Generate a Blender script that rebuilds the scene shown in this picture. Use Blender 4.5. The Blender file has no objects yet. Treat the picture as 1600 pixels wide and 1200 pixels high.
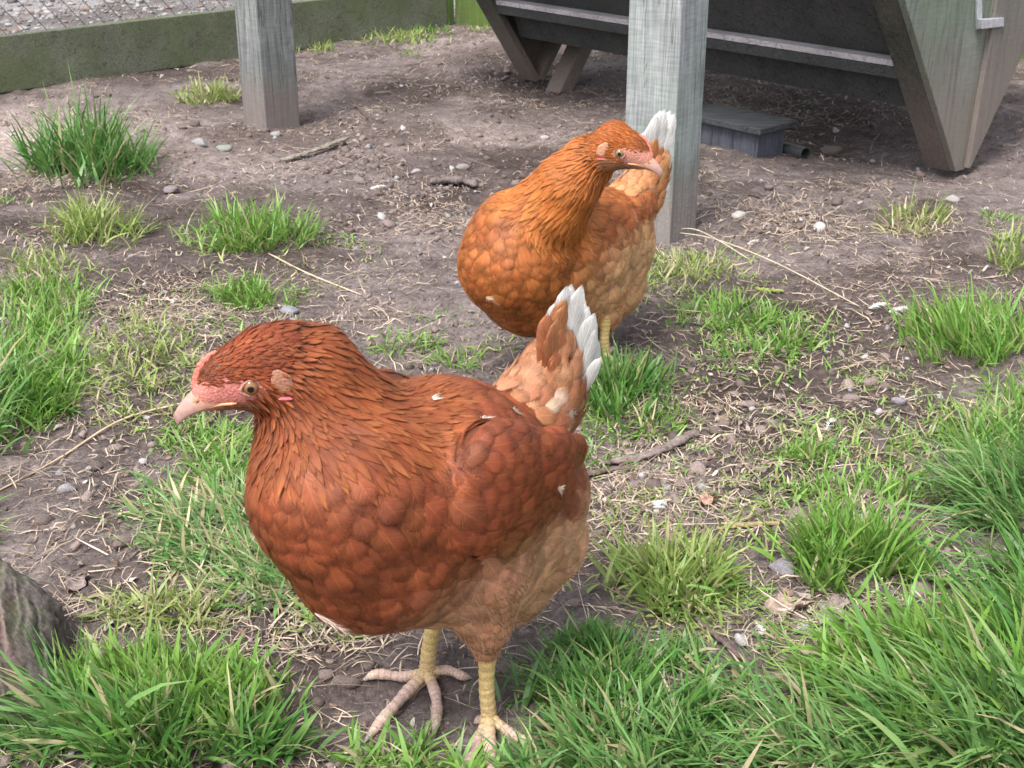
import bpy, math, random
import numpy as np
from mathutils import Vector
from mathutils.bvhtree import BVHTree

scene = bpy.context.scene
rng = np.random.default_rng(7)
random.seed(7)

# ------------------------------------------------------------------ camera
F = 2000.0; H = 0.64; PITCH = math.atan(867.0 / F)
SP, CP = math.sin(PITCH), math.cos(PITCH)
cam = bpy.data.cameras.new('camera'); cam.sensor_width = 36; cam.lens = 36 * F / 1600
cam.clip_start = 0.02; cam.clip_end = 500
cam_ob = bpy.data.objects.new('camera', cam); scene.collection.objects.link(cam_ob)
cam_ob.location = (0, 0, H); cam_ob.rotation_euler = (math.pi / 2 - PITCH, 0, 0)
cam.dof.use_dof = True; cam.dof.focus_distance = 0.95; cam.dof.aperture_fstop = 45
scene.camera = cam_ob
# ------------------------------------------------------------------ world, sun, exposure
SUN_EL, SUN_AZ = math.radians(60), math.radians(-148)     # azimuth measured from +Y towards +X
world = bpy.data.worlds.new('World'); scene.world = world; world.use_nodes = True
wn = world.node_tree; wn.nodes.clear()
sky = wn.nodes.new('ShaderNodeTexSky'); sky.sky_type = 'NISHITA'; sky.sun_disc = False
sky.sun_elevation = SUN_EL; sky.sun_rotation = SUN_AZ
sky.air_density = 1.0; sky.dust_density = 4.0; sky.ozone_density = 1.0
hs = wn.nodes.new('ShaderNodeHueSaturation'); hs.inputs['Saturation'].default_value = 0.35
bg = wn.nodes.new('ShaderNodeBackground'); bg.inputs['Strength'].default_value = 0.15
wo = wn.nodes.new('ShaderNodeOutputWorld')
wn.links.new(sky.outputs[0], hs.inputs['Color']); wn.links.new(hs.outputs[0], bg.inputs[0]); wn.links.new(bg.outputs[0], wo.inputs[0])
sun = bpy.data.lights.new('sun', 'SUN'); sun.energy = 1.75; sun.angle = math.radians(18); sun.color = (1, 0.96, 0.9)
sun_ob = bpy.data.objects.new('sun', sun); scene.collection.objects.link(sun_ob)
sd = Vector((math.sin(SUN_AZ) * math.cos(SUN_EL), math.cos(SUN_AZ) * math.cos(SUN_EL), math.sin(SUN_EL)))
sun_ob.rotation_euler = sd.to_track_quat('Z', 'Y').to_euler()
scene.view_settings.view_transform = 'Standard'; scene.view_settings.look = 'None'
scene.view_settings.exposure = 1.15; scene.view_settings.gamma = 1
scene.cycles.use_denoising = True
scene.cycles.max_bounces = 6; scene.cycles.diffuse_bounces = 3; scene.cycles.transmission_bounces = 4

# ------------------------------------------------------------------ pixel <-> world
def raydir(px, py):
    u = (np.asarray(px, float) - 800) / F; v = (np.asarray(py, float) - 600) / F
    return np.stack([u + 0 * v, CP - v * SP, -SP - v * CP], -1)
def at_t(px, py, t):
    return np.array([0, 0, H]) + raydir(px, py) * np.asarray(t, float)[..., None]
def ground(px, py, h=0.0):
    d = raydir(px, py); t = (H - h) / -d[..., 2]
    return np.array([0, 0, H]) + d * t[..., None]
def project(P):
    P = np.asarray(P, float); y = P[..., 1]; dz = H - P[..., 2]
    z = y * CP + dz * SP
    z = np.where(z < 1e-3, 1e-3, z)
    return 800 + F * P[..., 0] / z, 600 + F * (dz * CP - y * SP) / z, z

# ------------------------------------------------------------------ numpy noise
_perm = np.random.default_rng(3).random((256, 256)).astype(np.float64)
def vnoise(x, y):
    xi = np.floor(x).astype(int); yi = np.floor(y).astype(int)
    fx = x - xi; fy = y - yi
    fx = fx * fx * (3 - 2 * fx); fy = fy * fy * (3 - 2 * fy)
    a = _perm[xi & 255, yi & 255]; b = _perm[(xi + 1) & 255, yi & 255]
    c = _perm[xi & 255, (yi + 1) & 255]; d = _perm[(xi + 1) & 255, (yi + 1) & 255]
    return (a * (1 - fx) + b * fx) * (1 - fy) + (c * (1 - fx) + d * fx) * fy - 0.5
def fbm(x, y, o=4, g=0.5):
    r = 0; a = 1
    for i in range(o):
        r = r + a * vnoise(x * 2 ** i + 17.3 * i, y * 2 ** i + 9.1 * i); a *= g
    return r
def sstep(a, b, x):
    t = np.clip((x - a) / (b - a), 0, 1); return t * t * (3 - 2 * t)

PITS = [  # px, py, rx, ry, depth
    (60, 165, 190, 16, -.05), (840, 120, 60, 20, -.02), (330, 115, 90, 12, -.02), (880, 140, 120, 26, -.03), (660, 150, 45, 14, -.02),
    (1330, 205, 170, 45, -.035), (1470, 262, 60, 12, -.02), (1275, 460, 60, 18, -.012), (640, 300, 140, 70, -.012),
    (560, 1100, 90, 50, -.012), (100, 720, 150, 60, -.008), (120, 200, 200, 20, .015), (720, 105, 60, 18, .02),
    (1350, 820, 120, 60, .01), (1180, 620, 160, 60, -.008), (1420, 790, 60, 30, -.012)]
_pit = []
for (a, b, rx, ry, dp) in PITS:
    c = ground(a, b); e = ground(a + rx, b); f1 = ground(a, b - ry); f2 = ground(a, b + ry)
    _pit.append((c[0], c[1], abs(e[0] - c[0]), max(.5 * abs(f1[1] - f2[1]), .01), dp))
def Z(x, y):
    x = np.asarray(x, float); y = np.asarray(y, float)
    z = 0.016 * fbm(x * 3.1, y * 3.1, 2) + 0.009 * fbm(x * 14 + 3, y * 14, 3) 
    rough = sstep(-.15, .3, fbm(x * 5 + 40, y * 5 + 7, 2))
    z = z + (0.004 + .010 * rough) * np.abs(fbm(x * 55, y * 55 + 5, 3, .6)) - .001
    for (cx, cy, rx, ry, dp) in _pit:
        z = z + dp * np.exp(-((x - cx) / rx) ** 2 - ((y - cy) / ry) ** 2)
    fade = sstep(9, 25, np.hypot(x, y))
    return z * (1 - fade)
def onground(px, py, h=0.0):
    g = ground(px, py); g = ground(px, py, Z(g[..., 0], g[..., 1])); g[..., 2] = Z(g[..., 0], g[..., 1]) + h
    return g

# ------------------------------------------------------------------ mesh / object helpers
def add_attr(me, name, arr):
    a = me.attributes.new(name, 'FLOAT_COLOR', 'POINT')
    arr = np.asarray(arr, np.float32)
    if arr.shape[1] == 3: arr = np.hstack([arr, np.ones((len(arr), 1), np.float32)])
    a.data.foreach_set('color', arr.ravel())
def npmesh(name, V, Q=None, T=None, mat=None, parent=None, col=None, fuv=None, smooth=True):
    V = np.asarray(V, np.float32)
    me = bpy.data.meshes.new(name)
    Q = np.zeros((0, 4), int) if Q is None or len(Q) == 0 else np.asarray(Q)
    T = np.zeros((0, 3), int) if T is None or len(T) == 0 else np.asarray(T)
    me.vertices.add(len(V)); me.vertices.foreach_set('co', V.ravel())
    nl = Q.size + T.size
    me.loops.add(nl); me.loops.foreach_set('vertex_index', np.concatenate([Q.ravel(), T.ravel()]).astype(np.int32))
    me.polygons.add(len(Q) + len(T))
    st = np.concatenate([np.arange(len(Q)) * 4, Q.size + np.arange(len(T)) * 3]).astype(np.int32)
    me.polygons.foreach_set('loop_start', st)
    me.polygons.foreach_set('use_smooth', np.full(len(st), smooth))
    me.update(calc_edges=True); me.validate()
    if col is not None: add_attr(me, 'col', col)
    if fuv is not None: add_attr(me, 'fuv', fuv)
    if mat: me.materials.append(mat)
    ob = bpy.data.objects.new(name, me); scene.collection.objects.link(ob)
    if parent: ob.parent = parent; ob.matrix_parent_inverse = parent.matrix_world.inverted() if False else __import__('mathutils').Matrix.Translation(-Vector(parent.location))
    return ob
def tag(o, label=None, cat=None, group=None, kind=None):
    if label: o['label'] = label
    if cat: o['category'] = cat
    if group: o['group'] = group
    if kind: o['kind'] = kind
    return o
def empty(name, loc, label, cat, group=None):
    e = bpy.data.objects.new(name, None); e.location = tuple(float(v) for v in loc); e.empty_display_size = .05
    scene.collection.objects.link(e); return tag(e, label, cat, group)
class MB:
    def __init__(s): s.V = []; s.Q = []; s.T = []; s.C = []; s.n = 0
    def add(s, V, Q=(), T=(), col=None):
        V = np.asarray(V, float)
        if len(Q): s.Q.append(np.asarray(Q) + s.n)
        if len(T): s.T.append(np.asarray(T) + s.n)
        s.V.append(V); s.n += len(V)
        c = np.ones((len(V), 3)) if col is None else np.broadcast_to(np.asarray(col, float), (len(V), 3))
        s.C.append(c)
    def build(s, name, mat, parent=None, smooth=True):
        return npmesh(name, np.vstack(s.V), np.vstack(s.Q) if s.Q else None, np.vstack(s.T) if s.T else None, mat, parent, np.vstack(s.C), None, smooth)
def tube(path, radii, n=8, flat=1.0, up=(0, 0, 1), cap=True):
    P = np.asarray(path, float); R = np.broadcast_to(np.asarray(radii, float), (len(P),))
    T = np.gradient(P, axis=0); T /= np.linalg.norm(T, axis=1)[:, None] + 1e-12
    up = np.asarray(up, float)
    V = []
    for i in range(len(P)):
        a = np.cross(T[i], up)
        if np.linalg.norm(a) < .05: a = np.cross(T[i], (0, 1, .1))
        a /= np.linalg.norm(a); b = np.cross(a, T[i])
        th = np.arange(n) * 2 * math.pi / n
        V.append(P[i] + R[i] * (np.cos(th)[:, None] * a + flat * np.sin(th)[:, None] * b))
    V = np.vstack(V); Q = []
    for i in range(len(P) - 1):
        for j in range(n):
            k = (j + 1) % n; Q.append((i * n + j, i * n + k, (i + 1) * n + k, (i + 1) * n + j))
    T_ = []
    if cap:
        V = np.vstack([V, P[0], P[-1]]); m = len(V)
        for j in range(n):
            k = (j + 1) % n; T_.append((m - 2, k, j)); T_.append((m - 1, (len(P) - 1) * n + j, (len(P) - 1) * n + k))
    return V, Q, T_
def spline(pts, n):
    P = np.asarray(pts, float); k = len(P)
    if k == 2: t = np.linspace(0, 1, n)[:, None]; return P[0] * (1 - t) + P[1] * t
    Pp = np.vstack([2 * P[0] - P[1], P, 2 * P[-1] - P[-2]]); out = []
    for s in np.linspace(0, k - 1, n):
        i = min(int(s), k - 2); t = s - i; a, b, c, d = Pp[i:i + 4]
        out.append(.5 * (2 * b + (c - a) * t + (2 * a - 5 * b + 4 * c - d) * t * t + (3 * b - a - 3 * c + d) * t ** 3))
    return np.array(out)
def uvsphere(c, r, nu=16, nv=10):
    c = np.asarray(c, float); r = np.broadcast_to(np.asarray(r, float), (3,))
    V = [c + r * (0, 0, 1)]; 
    for i in range(1, nv):
        ph = math.pi * i / nv
        for j in range(nu):
            th = 2 * math.pi * j / nu; V.append(c + r * (math.sin(ph) * math.cos(th), math.sin(ph) * math.sin(th), math.cos(ph)))
    V.append(c - r * (0, 0, 1)); V = np.array(V); Q = []; T = []
    for j in range(nu):
        k = (j + 1) % nu; T.append((0, 1 + j, 1 + k)); T.append((len(V) - 1, len(V) - 1 - nu + k, len(V) - 1 - nu + j))
        for i in range(nv - 2): Q.append((1 + i * nu + j, 1 + (i + 1) * nu + j, 1 + (i + 1) * nu + k, 1 + i * nu + k))
    return V, Q, T
def prism(corners, ext, col=None, nsub=1):
    """polygon corners (3D) extruded by vector ext"""
    A = np.asarray(corners, float); n = len(A); V = np.vstack([A, A + np.asarray(ext, float)])
    return V, n
def slab_obj(name, corners, ext, mat, parent=None, bevel=.0015):
    A = np.asarray(corners, float); n = len(A); V = np.vstack([A, A + np.asarray(ext, float)])
    me = bpy.data.meshes.new(name)
    faces = [tuple(range(n))[::-1], tuple(range(n, 2 * n))] + [(i, (i + 1) % n, n + (i + 1) % n, n + i) for i in range(n)]
    me.from_pydata([tuple(v) for v in V], [], faces)
    import bmesh
    bm = bmesh.new(); bm.from_mesh(me); bmesh.ops.recalc_face_normals(bm, faces=bm.faces)
    if bevel: bmesh.ops.bevel(bm, geom=bm.edges[:] , offset=bevel, segments=2, affect='EDGES', profile=.5)
    bm.to_mesh(me); bm.free()
    me.materials.append(mat)
    ob = bpy.data.objects.new(name, me); scene.collection.objects.link(ob)
    if parent: ob.parent = parent; ob.location = -Vector(parent.location)
    return ob

# ------------------------------------------------------------------ materials
def new_mat(name):
    m = bpy.data.materials.new(name); m.use_nodes = True; nt = m.node_tree
    return m, nt, nt.nodes['Principled BSDF']
def N(nt, t, **kw):
    n = nt.nodes.new('ShaderNode' + t)
    for k, v in kw.items():
        if k in ('operation', 'blend_type', 'data_type', 'attribute_name', 'wave_type', 'feature', 'distance', 'bands_direction', 'wave_profile'): setattr(n, k, v)
        else: n.inputs[k.replace('_', ' ')].default_value = v
    return n
def mixc(nt, fac, a, b, bt='MIX'):
    n = nt.nodes.new('ShaderNodeMix'); n.data_type = 'RGBA'; n.blend_type = bt
    for s, v in ((0, fac), (6, a), (7, b)):
        if hasattr(v, 'links'): nt.links.new(v, n.inputs[s])
        elif s == 0: n.inputs[0].default_value = v
        else: n.inputs[s].default_value = tuple(v) + ((1,) if len(v) == 3 else ())
    return n.outputs[2]
def ramp(nt, inp, stops):
    r = nt.nodes.new('ShaderNodeValToRGB'); e = r.color_ramp.elements
    while len(e) < len(stops): e.new(.5)
    for i, (p, c) in enumerate(stops):
        e[i].position = p; e[i].color = (c, c, c, 1) if isinstance(c, (int, float)) else tuple(c) + (1,)
    nt.links.new(inp, r.inputs[0]); return r.outputs[0]
def math_(nt, op, a, b=None, clamp=False):
    n = nt.nodes.new('ShaderNodeMath'); n.operation = op; n.use_clamp = clamp
    for i, v in enumerate((a, b)):
        if v is None: continue
        if hasattr(v, 'links'): nt.links.new(v, n.inputs[i])
        else: n.inputs[i].default_value = v
    return n.outputs[0]
def noise(nt, vec, scale, detail=4, rough=.55, dist=0):
    n = nt.nodes.new('ShaderNodeTexNoise'); n.inputs['Scale'].default_value = scale; n.inputs['Detail'].default_value = detail
    n.inputs['Roughness'].default_value = rough; n.inputs['Distortion'].default_value = dist
    if vec is not None: nt.links.new(vec, n.inputs['Vector'])
    return n.outputs['Fac']
def coords(nt, scale=(1, 1, 1), rot=(0, 0, 0)):
    g = nt.nodes.new('ShaderNodeNewGeometry'); m = nt.nodes.new('ShaderNodeMapping')
    m.inputs['Scale'].default_value = scale; m.inputs['Rotation'].default_value = rot
    nt.links.new(g.outputs['Position'], m.inputs['Vector']); return m.outputs[0]
def bump(nt, b, hgt, strength=.5, dist=.002):
    n = nt.nodes.new('ShaderNodeBump'); n.inputs['Strength'].default_value = strength; n.inputs['Distance'].default_value = dist
    nt.links.new(hgt, n.inputs['Height']); nt.links.new(n.outputs[0], b.inputs['Normal'])

def mat_attr(name, rough=.6, spec=.4, nscale=400, namt=.25, transl=0, bstr=.4):
    m, nt, b = new_mat(name)
    a = nt.nodes.new('ShaderNodeAttribute'); a.attribute_name = 'col'
    c = coords(nt); nz = noise(nt, c, nscale, 3)
    v = ramp(nt, nz, [(.3, 1 - namt), (.7, 1 + namt)])
    col = mixc(nt, 1.0, a.outputs['Color'], v, 'MULTIPLY')
    nt.links.new(col, b.inputs['Base Color']); b.inputs['Roughness'].default_value = rough
    b.inputs['Specular IOR Level'].default_value = spec
    if bstr: bump(nt, b, nz, bstr, .001)
    if transl:
        tr = nt.nodes.new('ShaderNodeBsdfTranslucent'); nt.links.new(col, tr.inputs[0])
        mx = nt.nodes.new('ShaderNodeMixShader'); mx.inputs[0].default_value = transl
        nt.links.new(b.outputs[0], mx.inputs[1]); nt.links.new(tr.outputs[0], mx.inputs[2])
        nt.links.new(mx.outputs[0], nt.nodes['Material Output'].inputs[0])
    return m
M_grass = mat_attr('grass_blade', .42, .45, 60, .15, .3, 0)
M_straw = mat_attr('dry_straw', .7, .2, 300, .2, 0, 0)
M_stone = mat_attr('stone', .85, .2, 500, .3, 0, .8)
M_skin = mat_attr('skin', .5, .35, 650, .3, 0, 1.0)
M_shank = mat_attr('scaly_leg', .55, .3, 700, .18, 0, .5)
M_horn = mat_attr('beak_horn', .38, .4, 300, .12, 0, .15)
M_bark = mat_attr('weathered_bark', .9, .15, 250, .35, 0, 1)
M_down = mat_attr('down', .8, .1, 300, .05, .3, 0)
m, nt, b = new_mat('eye'); a = nt.nodes.new('ShaderNodeAttribute'); a.attribute_name = 'col'
nt.links.new(a.outputs['Color'], b.inputs['Base Color']); b.inputs['Roughness'].default_value = .06
b.inputs['Coat Weight'].default_value = .2; M_eye = m

def feather_mat(nm, fringe, lo=.69, bandv=.86):
    m, nt, b = new_mat(nm)
    a = nt.nodes.new('ShaderNodeAttribute'); a.attribute_name = 'col'
    f = nt.nodes.new('ShaderNodeAttribute'); f.attribute_name = 'fuv'
    sep = nt.nodes.new('ShaderNodeSeparateColor'); nt.links.new(f.outputs['Color'], sep.inputs[0])
    t, s0, r = sep.outputs[0], sep.outputs[1], sep.outputs[2]        # t 0..1, s 0..1 (.5 = shaft), random
    s = math_(nt, 'ABSOLUTE', math_(nt, 'MULTIPLY', math_(nt, 'SUBTRACT', s0, .5), 2.0))
    # barbs run outwards and towards the tip
    ph = math_(nt, 'ADD', math_(nt, 'MULTIPLY', t, 26.0), math_(nt, 'MULTIPLY', s, -9.0))
    ph = math_(nt, 'ADD', ph, math_(nt, 'MULTIPLY', r, 40.0))
    cmb = nt.nodes.new('ShaderNodeCombineXYZ'); nt.links.new(ph, cmb.inputs[0]); nt.links.new(math_(nt, 'MULTIPLY', s, .8), cmb.inputs[1])
    nz = noise(nt, cmb.outputs[0], 1.6, 3, .7)
    shaft = ramp(nt, s, [(.02, 1), (.07, 0)])
    rim = ramp(nt, math_(nt, 'MAXIMUM', s, t), [(.72, 0), (.98, 1)])
    col = mixc(nt, 1.0, a.outputs['Color'], ramp(nt, nz, [(.3, .62), (.7, 1.3)]), 'MULTIPLY')
    col = mixc(nt, math_(nt, 'MULTIPLY', rim, .12), col, mixc(nt, 1.0, col, (1.5, 1.55, 1.6), 'MULTIPLY'))
    col = mixc(nt, math_(nt, 'MULTIPLY', shaft, .35), col, mixc(nt, 1.0, col, (1.9, 1.9, 1.8), 'MULTIPLY'))
    band = ramp(nt, math_(nt, 'MAXIMUM', math_(nt, 'MULTIPLY', s, .9), t), [(.45, 1.12 if bandv < .9 else 1.0), (.86, bandv)])
    col = mixc(nt, 1.0, col, band, 'MULTIPLY')
    pos = coords(nt)
    big = noise(nt, pos, 38, 4)
    col = mixc(nt, 1.0, col, ramp(nt, big, [(.3, .74), (.7, 1.25)]), 'MULTIPLY')
    nt.links.new(col, b.inputs['Base Color']); b.inputs['Roughness'].default_value = .48
    b.inputs['Specular IOR Level'].default_value = .28
    b.inputs['Sheen Weight'].default_value = .0; b.inputs['Sheen Roughness'].default_value = .4
    b.inputs['Sheen Tint'].default_value = (1, .8, .7, 1)
    bump(nt, b, nz, .45, .0008)
    tr = nt.nodes.new('ShaderNodeBsdfTranslucent'); nt.links.new(col, tr.inputs[0])
    mx = nt.nodes.new('ShaderNodeMixShader'); mx.inputs[0].default_value = .35 if lo > .9 else .12
    nt.links.new(b.outputs[0], mx.inputs[1]); nt.links.new(tr.outputs[0], mx.inputs[2])
    tp = nt.nodes.new('ShaderNodeBsdfTransparent'); m2 = nt.nodes.new('ShaderNodeMixShader')
    edge = math_(nt, 'MAXIMUM', s, t)
    cm2 = nt.nodes.new('ShaderNodeCombineXYZ'); nt.links.new(math_(nt, 'MULTIPLY', ph, 3.2), cm2.inputs[0])
    nf = noise(nt, cm2.outputs[0], 1.3, 2, .6)
    edge = math_(nt, 'ADD', edge, math_(nt, 'MULTIPLY', math_(nt, 'SUBTRACT', nf, .5), fringe))
    al = ramp(nt, edge, [(lo, 0), (1.03 if lo > .9 else 1.0, 1)])
    nt.links.new(al, m2.inputs[0]); nt.links.new(mx.outputs[0], m2.inputs[1]); nt.links.new(tp.outputs[0], m2.inputs[2])
    nt.links.new(m2.outputs[0], nt.nodes['Material Output'].inputs[0])
    return m
M_feather = feather_mat('feather', .8)
M_fine = feather_mat('fine_feather', .5, .84, .86)
M_tail = feather_mat('tail_feather', .05, .95, .97)

def wood_mat(name, base, dark, green=(.05, .09, .03), gamt=0.0, axis=2, rough=.85, rot=(0, 0, 0), dirt=0.0, gz=(0, 1)):
    m, nt, b = new_mat(name)
    sc = [230, 230, 230]; sc[axis] = 9
    c = coords(nt, tuple(sc), rot); nz = noise(nt, c, 1, 5, .6, .6)
    sc2 = [22, 22, 22]; sc2[axis] = 1.2
    c2 = coords(nt, tuple(sc2), rot); nz2 = noise(nt, c2, 1, 4, .6, 1.2)
    c3 = coords(nt); blot = noise(nt, c3, 9, 5, .6); fine = noise(nt, c3, 220, 3, .6)
    col = mixc(nt, ramp(nt, nz, [(.35, 0), (.65, 1)]), dark, base)
    c4 = coords(nt, (30, 30, 330)); saw = noise(nt, c4, 1, 2, .5)
    if axis == 2: col = mixc(nt, 1.0, col, ramp(nt, saw, [(.35, .86), (.65, 1.1)]), 'MULTIPLY')
    crack = ramp(nt, nz2, [(.485, 1), (.5, 0), (.515, 1)])
    col = mixc(nt, 1.0, col, mixc(nt, crack, (.45, .45, .45), (1, 1, 1)), 'MULTIPLY')
    col = mixc(nt, 1.0, col, ramp(nt, blot, [(.3, .78), (.7, 1.18)]), 'MULTIPLY')
    if gamt:
        g = ramp(nt, noise(nt, c3, 5, 4, .6), [(.38, 0), (.6, 1)])
        col = mixc(nt, math_(nt, 'MULTIPLY', g, gamt), col, green)
    if dirt:
        sepz = nt.nodes.new('ShaderNodeSeparateXYZ'); g_ = nt.nodes.new('ShaderNodeNewGeometry'); nt.links.new(g_.outputs['Position'], sepz.inputs[0])
        dz = math_(nt, 'ADD', sepz.outputs[2], math_(nt, 'MULTIPLY', math_(nt, 'SUBTRACT', blot, .5), .18))
        d = ramp(nt, dz, [(dirt * .35, 1), (dirt * 1.15, 0)])
        d = math_(nt, 'MULTIPLY', d, ramp(nt, fine, [(.35, .55), (.6, 1)]))
        col = mixc(nt, math_(nt, 'MULTIPLY', d, .85), col, (.19, .15, .135))
    nt.links.new(col, b.inputs['Base Color']); b.inputs['Roughness'].default_value = rough; b.inputs['Specular IOR Level'].default_value = .2
    hh = math_(nt, 'ADD', math_(nt, 'MULTIPLY', nz, .6), math_(nt, 'MULTIPLY', crack, .8))
    bump(nt, b, hh, .5, .0015)
    return m

def soil_mat():
    m, nt, b = new_mat('soil')
    c = coords(nt)
    n1 = noise(nt, c, 2.2, 5, .6); n2 = noise(nt, c, 28, 5, .65); n3 = noise(nt, c, 160, 4, .7); n4 = noise(nt, c, 700, 3, .7)
    col = mixc(nt, ramp(nt, n1, [(.35, 0), (.65, 1)]), (.108, .086, .081), (.205, .170, .163))
    col = mixc(nt, 1.0, col, ramp(nt, n2, [(.3, .6), (.7, 1.35)]), 'MULTIPLY')
    col = mixc(nt, 1.0, col, ramp(nt, n3, [(.3, .55), (.7, 1.45)]), 'MULTIPLY')
    vo = nt.nodes.new('ShaderNodeTexVoronoi'); vo.inputs['Scale'].default_value = 170; nt.links.new(c, vo.inputs['Vector'])
    fl = ramp(nt, vo.outputs['Distance'], [(.10, 1), (.17, 0)])
    fl = math_(nt, 'MULTIPLY', fl, ramp(nt, noise(nt, c, 60, 2), [(.45, 0), (.6, 1)]))
    col = mixc(nt, math_(nt, 'MULTIPLY', fl, .8), col, (.50, .44, .41))
    vo2 = nt.nodes.new('ShaderNodeTexVoronoi'); vo2.inputs['Scale'].default_value = 260; nt.links.new(c, vo2.inputs['Vector'])
    dk = math_(nt, 'MULTIPLY', ramp(nt, vo2.outputs['Distance'], [(.12, 1), (.2, 0)]), ramp(nt, noise(nt, c, 40, 2), [(.5, 0), (.6, 1)]))
    col = mixc(nt, math_(nt, 'MULTIPLY', dk, .6), col, (.05, .036, .033))
    a = nt.nodes.new('ShaderNodeAttribute'); a.attribute_name = 'col'
    sep = nt.nodes.new('ShaderNodeSeparateColor'); nt.links.new(a.outputs['Color'], sep.inputs[0])
    # dry pale dust patches and grey gravel beyond the fence
    col = mixc(nt, sep.outputs[0], col, mixc(nt, 1.0, col, (2.2, 2.15, 2.1), 'MULTIPLY'))
    grey = mixc(nt, ramp(nt, n3, [(.35, 0), (.65, 1)]), (.15, .14, .14), (.32, .30, .30))
    col = mixc(nt, sep.outputs[1], col, grey)
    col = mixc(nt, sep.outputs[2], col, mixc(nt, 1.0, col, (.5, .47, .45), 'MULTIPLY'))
    nt.links.new(col, b.inputs['Base Color']); b.inputs['Roughness'].default_value = .95; b.inputs['Specular IOR Level'].default_value = .15
    h_ = math_(nt, 'ADD', math_(nt, 'MULTIPLY', n3, 1.0), math_(nt, 'MULTIPLY', n4, .45))
    h_ = math_(nt, 'ADD', h_, math_(nt, 'MULTIPLY', n2, 1.2))
    bump(nt, b, h_, .9, .004)
    return m
M_soil = soil_mat()
M_post_a = wood_mat('grey_post_wood', (.40, .41, .42), (.20, .21, .22), (.15, .21, .17), .4, 2, dirt=.16)
M_post_b = wood_mat('dark_post_wood', (.27, .27, .28), (.13, .13, .14), (.1, .15, .1), .25, 2, dirt=.12)
M_board = wood_mat('mossy_board', (.20, .205, .16), (.11, .115, .085), (.085, .12, .04), .5, 0, rot=(0, 0, math.radians(-46)))
M_boardg = wood_mat('bright_mossy_board', (.13, .17, .07), (.06, .09, .03), (.10, .16, .03), .7, 2)
M_ply = wood_mat('green_plywood', (.185, .225, .19), (.12, .15, .13), (.11, .18, .10), .4, 2, .7, dirt=.34)
M_hop = wood_mat('dark_trough_wood', (.075, .075, .078), (.04, .04, .042), (.05, .07, .05), .15, 0, .75, rot=(0, 0, math.radians(48)))
M_ledge = wood_mat('pale_ledge_wood', (.52, .48, .50), (.36, .34, .36), (.1, .12, .1), .1, 0, .6, rot=(0, 0, math.radians(48)))
M_edge = wood_mat('dark_frame_wood', (.10, .095, .085), (.05, .048, .045), (.04, .06, .03), .3, 2, .8, dirt=.2)
M_lid = wood_mat('slate_grey_lid', (.085, .09, .10), (.03, .033, .038), (.05, .05, .05), .1, 0, .7, rot=(0, 0, math.radians(48)))
M_boxs = wood_mat('slate_grey_box', (.10, .105, .135), (.06, .062, .08), (.05, .05, .05), .1, 2, .7)

def simple(name, col, rough=.5, metal=0.0, nscale=120, amt=.2):
    m, nt, b = new_mat(name); c = coords(nt); nz = noise(nt, c, nscale, 4)
    cc = mixc(nt, 1.0, tuple(col), ramp(nt, nz, [(.3, 1 - amt), (.7, 1 + amt)]), 'MULTIPLY')
    nt.links.new(cc, b.inputs['Base Color']); b.inputs['Roughness'].default_value = rough; b.inputs['Metallic'].default_value = metal
    return m
M_galv = simple('galvanised_metal', (.55, .57, .6), .45, .6)
M_wire = simple('wire', (.17, .17, .18), .5, .6)
M_pipe = simple('black_plastic', (.035, .037, .04), .45)

# ------------------------------------------------------------------ ground sheet
def axis(parts):
    out = [parts[0][0]]
    for (a, b, s) in parts:
        n = max(1, int(round((b - a) / s))); out += list(np.linspace(a, b, n + 1)[1:])
    return np.array(out)
gx = axis([(-80, -20, 10), (-20, -6, 2), (-6, -2.4, .3), (-2.4, -1.15, .022), (-1.15, 1.15, .0075), (1.15, 2.4, .022), (2.4, 6, .3), (6, 20, 2), (20, 80, 10)])
gy = axis([(-60, -6, 6), (-6, 0, 1), (0, .55, .05), (.55, 2.2, .0075), (2.2, 3.4, .011), (3.4, 5.6, .022), (5.6, 9, .25), (9, 25, 2), (25, 90, 10)])
X, Y = np.meshgrid(gx, gy, indexing='ij')
ZZ = Z(X, Y)
FA = ground(0, 144); FB = ground(700, 42)                 # foot line of the fence board
fdir = (FB - FA)[:2]; fdir /= np.linalg.norm(fdir); fn = np.array([-fdir[1], fdir[0]])
side = (X - FA[0]) * fn[0] + (Y - FA[1]) * fn[1]
pxg, pyg, zg = project(np.stack([X, Y, ZZ], -1))
dry = .9 * np.exp(-((pxg - 20) / 130) ** 2 - ((pyg - 215) / 42) ** 2) + .35 * np.exp(-((pxg - 330) / 160) ** 2 - ((pyg - 225) / 40) ** 2) + .3 * np.exp(-((pxg - 720) / 90) ** 2 - ((pyg - 85) / 35) ** 2)
dry += .25 * np.exp(-((pxg - 700) / 200) ** 2 - ((pyg - 215) / 20) ** 2)
dry = np.where(Y > 0.3, dry, 0) * (.6 + .8 * (fbm(X * 9, Y * 9) + .5))
grav = np.where((side > .02) & (Y > 0), 1.0, 0.0) * sstep(.02, .06, side)
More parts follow.
